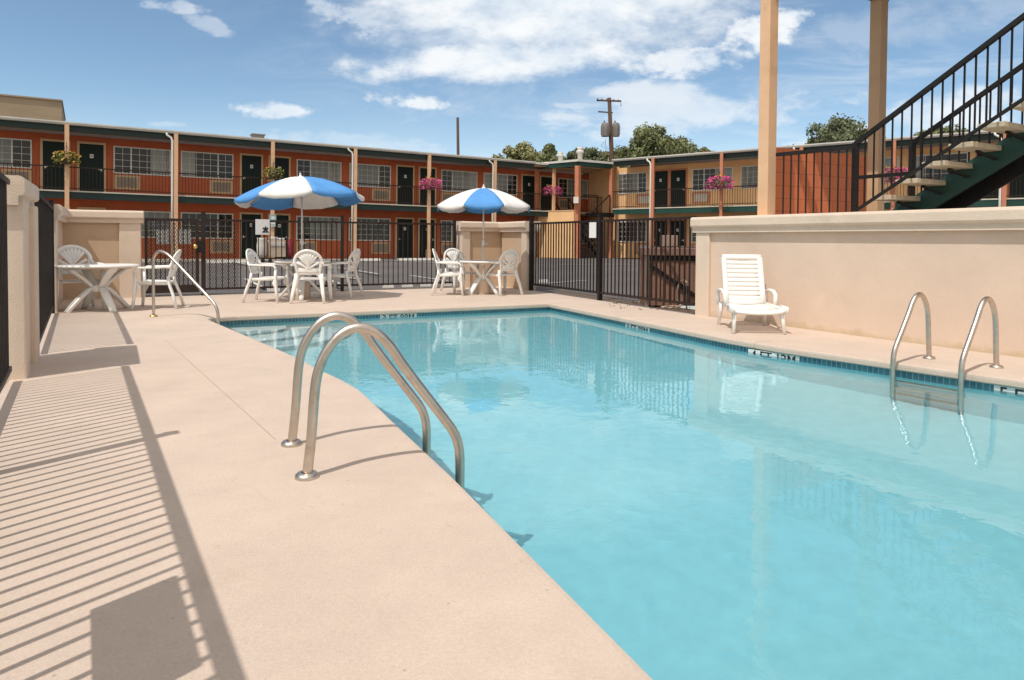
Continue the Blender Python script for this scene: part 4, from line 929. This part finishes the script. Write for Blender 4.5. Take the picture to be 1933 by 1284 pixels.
q = MB(); q.beam((-.9,-.2,.18),(.9,-.2,.18),.04,.06); q.beam((-.9,.2,.18),(.9,.2,.18),.04,.06); q.build('chassis', M['black'], ct)
ct.scale = (.85,.85,.85)
# teal and white sign on the motel post
ps = AT(517,417,29.3); q = MB(); q.cur = 0; q.box((-.15,-.01,0),(.15,.01,.24)); q.cur = 1; q.box((-.15,-.01,.25),(.15,.01,.52)); q.cur = 0; q.box((-.08,-.014,.32),(.08,-.0105,.46)); q.cur = 1; q.box((-.11,-.014,.06),(.11,-.0105,.10))
o = q.build('parking_sign', [M['paper'],M['sign_blue']]); ps = left.matrix_basis @ Vector((-3.75,-.29,1.48)); o.location = ps; o.rotation_euler = (0,0,ang); tag(o, 'small teal and white sign on a cream motel post', 'sign')
# brown trash enclosure behind the right fence
e0_ = AT(1222,470,11.9); ez = -.03; en = empty('trash_enclosure', (e0_.x,e0_.y,ez), math.atan2(-.05,1), 'brown board dumpster enclosure with diagonal brace behind the right fence', 'enclosure')
ET = AT(1222,468,11.9).z-ez
q = MB()
for i in range(9): q.box((.02+i*.13,-.012*(i%2),.05),(.02+i*.13+.127,.03,ET-.22))
q.build('board_panel', M['brown_panel'], en)
rbox('top_rail', M['brown_lid'], (-.05,-.08,ET-.13),(1.3,.8,ET), en, .01); rbox('under_rail', M['black'], (0,-.03,ET-.22),(1.25,-.0,ET-.135), en, 0)
q = MB(); q.beam((.04,-.035,ET-.3),(.98,-.035,.12),.03,.07,up=(0,0,1)); q.build('brace', M['black'], en)
q = MB(); q.beam((.0,-.03,0),(.0,-.03,ET-.13),.06,.06); q.build('corner_post', M['kerb'], en)
q = MB(); q.box((0,.8,0),(1.25,.83,ET-.14)); q.box((-.01,.035,0),(.02,.8,ET-.14)); q.build('side_boards', M['brown_panel'], en)
q = MB()
for k in range(16):
    a = R.uniform(0,1.2); q.tube([(a,R.uniform(-.06,.1),ET+.01),(a+R.uniform(.03,.12),R.uniform(-.06,.1),ET+R.uniform(.02,.05))], .012, 5)
q.build('twigs', M['bark'], en)
g0 = AT(1252,470,12.6); gb = rbox('utility_cabinet', M['grey_metal'], (0,0,-1.2),(.27,.3,.27), None, .01); gb.data.materials[0] = mat('cabinet_tan', (.34,.24,.19), .6); gb.location = (g0.x,g0.y,AT(1252,472,12.6).z); tag(gb, 'plain tan cabinet standing behind the brown dumpster enclosure', 'cabinet')
# hose bib pipe and hose behind the right fence
h0 = G(1303,583); q = MB(); q.tube([(0,0,-.1),(0,0,.42),(0,0,.46)], .012, 6); q.tube([(0,0,.40),(.02,-.04,.38)], .014, 6); hp = empty('garden_hose', (h0.x,h0.y+.25,0), 0, 'pale garden hose looped from a standpipe behind the right fence', 'hose'); q.build('standpipe', M['grey_metal'], hp)
q = MB(); q.tube(smooth_path([(0,-.02,.42),(-.05,0,.47),(-.12,0,.44),(-.155,.02,.3),(-.15,.02,.1),(-.11,-.03,.02),(-.3,-.1,.0),(-.45,-.06,.01),(-.3,-.02,.02),(-.12,-.1,.03)],5), .011, 6); q.build('hose', M['drum'], hp)
# dry debris on the soil
q = MB()
for k in range(60):
    p = G(R.uniform(1150,1312), R.uniform(574,588)); p = G(1150+R.random()*160, 0 or 568+R.random()*4+ (R.random())*16); 
    q.tube([(p.x,p.y,0),(p.x+R.uniform(-.08,.08),p.y+R.uniform(-.05,.05),R.uniform(.0,.03))], .005, 4)
tag(q.build('dry_twigs', M['bark']), 'scattered dry twigs on the soil under the right fence', 'debris', kind='stuff')
# white tin of something at the wall foot
# ------------------------------------------------------------------ hanging baskets
def basket(u, v, Y, kind, label, rr=.34, loc=None, seed=0):
    p = loc or AT(u, v, Y); r = empty('hanging_basket', p, 0, label, 'flower basket', 'flower baskets hung on the motel posts'); rd = random.Random(seed)
    q = MB(); q.lathe([(0,-.26),(.12,-.25),(.2,-.14),(.24,0),(.2,0)], k=14); q.build('basket', M['basket'], r)
    q = MB(); q.tube([(0,0,.0),(0,0,.75)], .008, 5); 
    for k in range(3): a = k*2.09; q.tube([(.22*math.cos(a),.22*math.sin(a),0),(0,0,.6)], .006, 4)
    q.build('hanger', M['black'], r)
    fo = MB(); fl2 = MB()
    r.scale = (1.12,1.12,.86)
    def leafq(mb, c, s):
        n_ = Vector((rd.gauss(0,1),rd.gauss(0,1),rd.gauss(0,1))).normalized(); t_ = n_.orthogonal().normalized(); b_ = n_.cross(t_)
        mb.add([c-t_*s-b_*s*.7, c+t_*s-b_*s*.7, c+t_*s+b_*s*.7, c-t_*s+b_*s*.7], [(0,1,2,3)])
    def pt(k=1.0, top=False):
        a = rd.uniform(0,2*math.pi); e = rd.uniform(-.5,1); rad_ = rr*rd.uniform(.6,1.15)*math.cos(e*.9)*k; z = rr*.75*math.sin(e*1.2)*k+.03
        if e < 0: z -= rd.random()*.12
        return Vector((rad_*math.cos(a),rad_*math.sin(a),z))
    for k in range(420): leafq(fo, pt(.95), rd.uniform(.018,.035))
    if kind != 'pink':
        for k in range(70): a = rd.uniform(0,6.28); leafq(fo, Vector((rr*1.05*math.cos(a),rr*1.05*math.sin(a),-rd.random()*.4)), .025)
    fo.build('foliage', M['bskt_green'], r)
    n_ = {'pink':620,'yellow':170,'green':60}[kind]
    for k in range(n_): leafq(fl2, pt(1.08), rd.uniform(.022,.034))
    fl2.build('blossoms', M['pink'] if kind == 'pink' else M['petal_yellow'], r)
    if kind == 'pink':
        l2 = MB()
        for k in range(50): leafq(l2, Vector((rd.gauss(0,.09),rd.gauss(0,.09),rr*.75+rd.random()*.14)), .028)
        l2.build('dry_leaves', M['petal_yellow'], r)
def onwing(root, s, z, y=-.42): 
    return root.matrix_basis @ Vector((s,y,z))
basket(0,0,0,'yellow','basket of yellow and green trailing plants on the leftmost cream post', loc=onwing(left,-11.5,SLAB+1.22), seed=1, rr=.36)
basket(0,0,0,'green','leafy green basket half hidden behind the tilted umbrella', loc=onwing(left,-3.75,SLAB+1.12), seed=2, rr=.36)
basket(0,0,0,'pink','pink petunia basket on the red wing between the two umbrellas', loc=onwing(left,3.86,SLAB+1.02), seed=3, rr=.44)
basket(0,0,0,'pink','pink petunia basket hung in the corner above the yellow stair block wall', loc=AT(1042,362,38.8), seed=4, rr=.42)
basket(0,0,0,'pink','pink petunia basket on the yellow wing left of the near cream post', loc=onwing(right,6.12,SLAB+1.05), seed=5, rr=.5)
basket(0,0,0,'pink','pink petunia basket seen through the stair railing', loc=onwing(right,13.58,SLAB+1.0), seed=6, rr=.5)
# ------------------------------------------------------------------ utility poles
pb_ = AT(1163,470,56); pt_ = AT(1150,185,56)
up = empty('utility_pole', (pb_.x,pb_.y,0), 0, 'leaning wooden utility pole with crossarms and two grey transformers', 'utility pole'); dx = pt_.x-pb_.x; Ht = pt_.z
q = MB(); q.tube([(0,0,-.5),(dx*.5,0,Ht*.5),(dx,0,Ht)], [.24,.2,.15], 10); q.build('pole', M['wood'], up)
q = MB(); q.beam((dx-1.02,.1,Ht-.18),(dx+.95,-.3,Ht-.32),.1,.13); q.build('crossarm', M['wood'], up)
q = MB(); q.beam((dx*.92-.95,0,Ht-1.12),(dx*.92+.25,0,Ht-1.2),.08,.1); q.build('crossarm', M['wood'], up)
for x in (-.95,-.6,-.2,.35,.75):
    q = MB(); q.lathe([(.03,0),(.06,.04),(.04,.08),(.055,.12),(0,.16)], (dx+x,0,Ht-.18-.07*(x+.95)+.05), 8); q.build('insulator', M['ac'], up)
for x, w_ in ((-.42,.34),(.45,.28)):
    q = MB(); xx = dx*.83+x; q.lathe([(0,0),(w_,0),(w_,.05),(w_*.96,.08),(w_,.12),(w_,1.0),(w_*.9,1.06),(.1,1.12),(0,1.12)], (xx,-.15,Ht-3.15), 14); q.lathe([(.05,1.1),(.08,1.16),(.05,1.22),(.06,1.28),(0,1.32)], (xx-.1,-.15,Ht-3.15), 8)
    for k in range(9): a = 2*math.pi*k/9; q.beam((xx+(w_+.03)*math.cos(a),-.15+(w_+.03)*math.sin(a),Ht-3.02),(xx+(w_+.03)*math.cos(a),-.15+(w_+.03)*math.sin(a),Ht-2.3),.03,.03)
    q.build('transformer', M['grey_metal'], up)
q = MB()
for k in range(7):
    x = dx*.8-.3+R.uniform(-.25,.25); z = Ht-3.3-k*.28; q.tube([(x,0,z),(x+R.uniform(-.3,.3),0,z-.3),(x+R.uniform(-.2,.3),0,z-.55)], .015, 4)
q.tube([(dx+.95,-.2,Ht-.3),(dx+.9,-.2,Ht-.7),(dx+1.0,-.2,Ht-.6)], .015, 4); q.build('loose_wires', M['black'], up)
pa_ = AT(867,470,52); pt2 = AT(864,222,52); q = MB(); q.tube([(0,0,-.3),(pt2.x-pa_.x,0,pt2.z)], [.14,.10], 8); o = q.build('bare_pole', M['wood']); o.location = (pa_.x,pa_.y,0); tag(o, 'bare wooden pole without arms behind the red wing roof', 'pole')
# ------------------------------------------------------------------ trees beyond the roofs
def tree(u, vtop, Y, Rw, label, lm, seed=0, crown=.62, kind='tree', nl=2600, conic=False):
    rd = random.Random(seed); top = AT(u, vtop, Y); H = top.z; r = empty(kind, (top.x,top.y,.1), 0, label, 'tree', 'trees beyond the motel roofs')
    q = MB(); q.tube([(0,0,-.3),(.1,0,H*.3),(0,.1,H*.7)], [.28,.22,.08], 8)
    cl_ = []
    nC = 44; Rw *= 1.38
    for k in range(nC):
        f = ((k+.5)/nC)**.62; z = H*(1-crown)+H*crown*f; rr = Rw*math.sqrt(max(.04,1-(2*f-.85)**2/1.35)) if not conic else Rw*(1.05-f)**.75
        a = rd.uniform(0,6.28); d_ = rr*rd.uniform(.25,1); c = Vector((d_*math.cos(a),d_*math.sin(a),z)); s = Rw*rd.uniform(.2,.36)*(1.15-.5*f)
        if c.z+s*.7 > H: c.z = H-s*.7
        cl_.append((c,s)); q.tube([(0,0,max(H*.25,z-1.2)),tuple(c*.6+Vector((0,0,z*.4-.3*.4))),tuple(c)], [.07,.04,.015], 4)
    cl_.append((Vector((0,0,H-.6)),Rw*.22))
    q.build('trunk', M['bark'], r)
    lf_ = MB(); per = nl//len(cl_)*3
    for c, s in cl_:
        for k in range(per):
            v_ = Vector((rd.gauss(0,1),rd.gauss(0,1),rd.gauss(0,.8))); v_ = v_.normalized()*s*rd.uniform(.45,1.12)
            p = c+v_; n_ = (v_.normalized()+Vector((rd.gauss(0,.6),rd.gauss(0,.6),rd.gauss(0,.6)))).normalized(); t_ = n_.orthogonal().normalized(); t_ = Matrix.Rotation(rd.uniform(0,6.28),3,n_) @ t_; b_ = n_.cross(t_); z = rd.uniform(.09,.19)
            lf_.add([p-t_*z, p-b_*z*.55, p+t_*z, p+b_*z*.55], [(0,1,2,3)])
    lf_.build('crown', lm, r)
for a in ((985,276,60,1.9,'olive green tree left of the small dark treetop above the corner roof',M['leaf2'],1),(1037,277,57,1.3,'small dark pointed treetop right of the olive tree',M['leaf'],2),(1012,292,62,2.6,'low olive bush-like crown under the two treetops at the corner',M['leaf2'],3),
          (1112,284,62,2.0,'low grey-green tree left of the utility pole',M['leaf3'],4),(1182,284,64,1.7,'low tree just right of the utility pole',M['leaf2'],5),(1232,244,58,2.6,'tallest full green tree above the yellow wing',M['leaf'],6),(1212,262,61,2.0,'green shoulder crown left of the tallest tree',M['leaf3'],16),(1293,279,64,2.1,'pale green tree right of the tallest tree',M['leaf3'],7),(1268,262,61,1.9,'mid-height green tree between the tallest tree and the pale one',M['leaf'],17),(1078,290,63,1.3,'small grey-green crown beside the taller roof vent',M['leaf3'],18),(1150,290,66,1.5,'low olive crown right behind the utility pole',M['leaf2'],19),(1330,283,66,1.2,'small brownish tree at the end of the tree row',M['leaf2'],8),
          (1585,228,52,2.6,'dark green tree above the orange block wall',M['leaf3'],9),(1552,262,54,1.5,'small dark crown left of the tree above the orange block wall',M['leaf3'],10),(1632,250,55,1.2,'thin crown beside the brown shaded post',M['leaf3'],11),(1775,243,60,2.4,'low green tree seen through the stair railing',M['leaf'],12),(1728,268,62,1.8,'lower crown left of the tree seen through the stair railing',M['leaf3'],13),(1825,262,60,1.8,'lower crown right of the tree seen through the stair railing',M['leaf'],14)):
    tree(*a[:6], seed=a[6], conic=a[6] in (2,))
# ------------------------------------------------------------------ sky, sun, camera
SUN_AZ = rad(35); SUN_EL = rad(60.8)
to_sun = Vector((-math.sin(SUN_AZ)*math.cos(SUN_EL), -math.cos(SUN_AZ)*math.cos(SUN_EL), math.sin(SUN_EL)))
w = bpy.data.worlds.new('World'); bpy.context.scene.world = w; w.use_nodes = True; nt = w.node_tree; N = nt.nodes; L = nt.links; N.clear()
out = N.new('ShaderNodeOutputWorld'); bg = N.new('ShaderNodeBackground'); bg.inputs[1].default_value = .145
sky = N.new('ShaderNodeTexSky'); sky.sky_type = 'NISHITA'; sky.sun_disc = False; sky.sun_elevation = SUN_EL; sky.sun_rotation = math.atan2(to_sun.x, to_sun.y); sky.air_density = 1.0; sky.dust_density = .6; sky.ozone_density = 1.0; sky.altitude = 1500
def mth(op, a, b=None, c=None, clamp=False):
    n = N.new('ShaderNodeMath'); n.operation = op; n.use_clamp = clamp
    for i, x in enumerate((a, b, c)):
        if x is None: continue
        if isinstance(x, (int, float)): n.inputs[i].default_value = x
        else: L.new(x, n.inputs[i])
    return n.outputs[0]
tc = N.new('ShaderNodeTexCoord'); sp = N.new('ShaderNodeSeparateXYZ'); L.new(tc.outputs['Generated'], sp.inputs[0])
X, Y, Z = sp.outputs; yc = mth('MAXIMUM', Y, .12); P = mth('DIVIDE', X, yc); Q = mth('DIVIDE', Z, yc)
def noise(sx, sy, scale, det=7, rough=.6, off=0, dist=0):
    cb = N.new('ShaderNodeCombineXYZ'); L.new(mth('MULTIPLY', P, sx), cb.inputs[0]); L.new(mth('MULTIPLY', Q, sy), cb.inputs[1]); cb.inputs[2].default_value = off
    n = N.new('ShaderNodeTexNoise'); n.inputs['Scale'].default_value = scale; n.inputs['Detail'].default_value = det; n.inputs['Roughness'].default_value = rough; n.inputs['Distortion'].default_value = dist
    L.new(cb.outputs[0], n.inputs[0]); return n.outputs['Fac']
nA = noise(1, 2.2, 7, 9, .62, 0, .3); nB = noise(1, 4.5, 5, 8, .65, 4.2, .6); nC = noise(1, 1.6, 22, 6, .6, 9.1)
def blob(u, v, ru, rv, rot=0, amp=1.0, wob=1.5):
    px, qy = (u-966)/F, (453-v)/F; dx = mth('SUBTRACT', P, px); dy = mth('SUBTRACT', Q, qy)
    c, s = math.cos(rot), math.sin(rot)
    a = mth('DIVIDE', mth('ADD', mth('MULTIPLY', dx, c), mth('MULTIPLY', dy, s)), ru/F); b = mth('DIVIDE', mth('SUBTRACT', mth('MULTIPLY', dy, c), mth('MULTIPLY', dx, s)), rv/F)
    r2 = mth('ADD', mth('MULTIPLY', a, a), mth('MULTIPLY', b, b)); v_ = mth('SUBTRACT', 1.0, r2)
    v_ = mth('ADD', v_, mth('MULTIPLY', mth('SUBTRACT', nA, .5), wob*2)); v_ = mth('ADD', v_, mth('MULTIPLY', mth('SUBTRACT', nC, .5), (.9 if ru > 450 else 1.6) if ru > 150 else 3.6))
    mr = N.new('ShaderNodeMapRange'); mr.interpolation_type = 'SMOOTHERSTEP'; mr.inputs[1].default_value = -.15; mr.inputs[2].default_value = 1.15; mr.inputs[4].default_value = amp; L.new(v_, mr.inputs[0]); return mr.outputs[0]
bl = [blob(1010,-5,485,160,0,.95,.62), blob(960,112,350,54,.05,.9,1.0), blob(1270,120,140,34,.0,.8,1.5), blob(1430,60,95,46,.4,.9,1.3), blob(640,25,130,40,-.5,.6,1.9),
      blob(512,213,92,19,0,.85,1.1), blob(772,193,88,18,-.08,.85,1.1), blob(330,20,72,14,-.1,.5,1.5), blob(395,55,46,18,-.3,.35,1.6), blob(310,240,60,9,0,.35,1),
      blob(1790,212,200,52,.2,.75,1.1), blob(1560,262,120,28,.3,.75,1.0), blob(1280,215,330,52,.1,.6,1.9), blob(1230,175,200,28,.0,.65,1.6), blob(1100,200,60,9,0,.5,1), blob(700,280,280,30,-.08,.4,1.5), blob(1750,40,260,50,.1,.22,2.0)]
m_ = bl[0]
for b in bl[1:]: m_ = mth('MAXIMUM', m_, b)
def smooth(x, a, b, hi=1.0):
    mr = N.new('ShaderNodeMapRange'); mr.interpolation_type = 'SMOOTHSTEP'; mr.inputs[1].default_value = a; mr.inputs[2].default_value = b; mr.inputs[4].default_value = hi; L.new(x, mr.inputs[0]); return mr.outputs[0]
cir = mth('MULTIPLY', smooth(nB, .40, .76, .38), smooth(P, -.6, .1)); cir = mth('MULTIPLY', cir, smooth(Q, .75, .15, 1))
haze = smooth(Q, .24, .0, .36)
m2 = mth('MAXIMUM', m_, cir); m2 = mth('MULTIPLY', m2, smooth(Z, .0, .02)); m2 = mth('MAXIMUM', m2, haze)
cc = N.new('ShaderNodeMix'); cc.data_type = 'RGBA'; cc.inputs[6].default_value = (5.3,5.8,6.3,1); cc.inputs[7].default_value = (6.6,6.7,6.7,1); L.new(smooth(nA, .38, .62), cc.inputs[0])
# saturated blue of a polarised mountain sky
hs = N.new('ShaderNodeHueSaturation'); hs.inputs['Saturation'].default_value = 1.0; hs.inputs['Value'].default_value = 1.0; L.new(sky.outputs[0], hs.inputs['Color'])
mx = N.new('ShaderNodeMix'); mx.data_type = 'RGBA'; L.new(m2, mx.inputs[0]); tn = N.new('ShaderNodeMix'); tn.data_type = 'RGBA'; tn.blend_type = 'MULTIPLY'; tn.inputs[0].default_value = 1; tn.inputs[7].default_value = (.88,.94,.90,1); L.new(hs.outputs[0], tn.inputs[6]); L.new(tn.outputs[2], mx.inputs[6]); L.new(cc.outputs[2], mx.inputs[7])
# unseen warm cloud cover, added overhead and behind the camera to lift the fill light
n3 = N.new('ShaderNodeTexNoise'); n3.inputs['Scale'].default_value = 2.6; n3.inputs['Detail'].default_value = 7; n3.inputs['Roughness'].default_value = .6; L.new(tc.outputs['Generated'], n3.inputs[0])
back = mth('MAXIMUM', smooth(Z, .58, .82), mth('SUBTRACT', 1.0, smooth(Y, -.35, .0))); cov = mth('MULTIPLY', mth('MULTIPLY', smooth(n3.outputs['Fac'], .30, .52), back), smooth(Z, -.02, .08))
mo = N.new('ShaderNodeMix'); mo.data_type = 'RGBA'; L.new(cov, mo.inputs[0]); L.new(mx.outputs[2], mo.inputs[6]); mo.inputs[7].default_value = (5.7,5.35,4.85,1)
L.new(mo.outputs[2], bg.inputs[0]); L.new(bg.outputs[0], out.inputs[0])
ld_ = bpy.data.lights.new('Sun','SUN'); ld_.energy = 2.95; ld_.angle = rad(.53); ld_.color = (1,.96,.90); lo = bpy.data.objects.new('Sun', ld_); col.objects.link(lo)
lo.rotation_euler = (-to_sun).to_track_quat('-Z','Y').to_euler(); ld_.cycles.is_caustics_light = True
cam = bpy.data.cameras.new('Camera'); co = bpy.data.objects.new('Camera', cam); col.objects.link(co); cam.lens = 24.0; cam.sensor_width = 36; cam.sensor_fit = 'HORIZONTAL'
cam.shift_y = (PPY-642)/1933; cam.clip_start = .05; cam.clip_end = 6000
co.matrix_world = Matrix.Translation((0,0,CAMZ)) @ Matrix(((c_r.x,c_u.x,-c_f.x),(c_r.y,c_u.y,-c_f.y),(c_r.z,c_u.z,-c_f.z))).to_4x4()
sc = bpy.context.scene; sc.camera = co
sc.view_settings.view_transform = 'Standard'; sc.view_settings.look = 'None'; sc.view_settings.exposure = 0.08; sc.view_settings.gamma = 1
sc.cycles.max_bounces = 10; sc.cycles.transparent_max_bounces = 16; sc.cycles.transmission_bounces = 6; sc.cycles.glossy_bounces = 4; sc.cycles.diffuse_bounces = 3
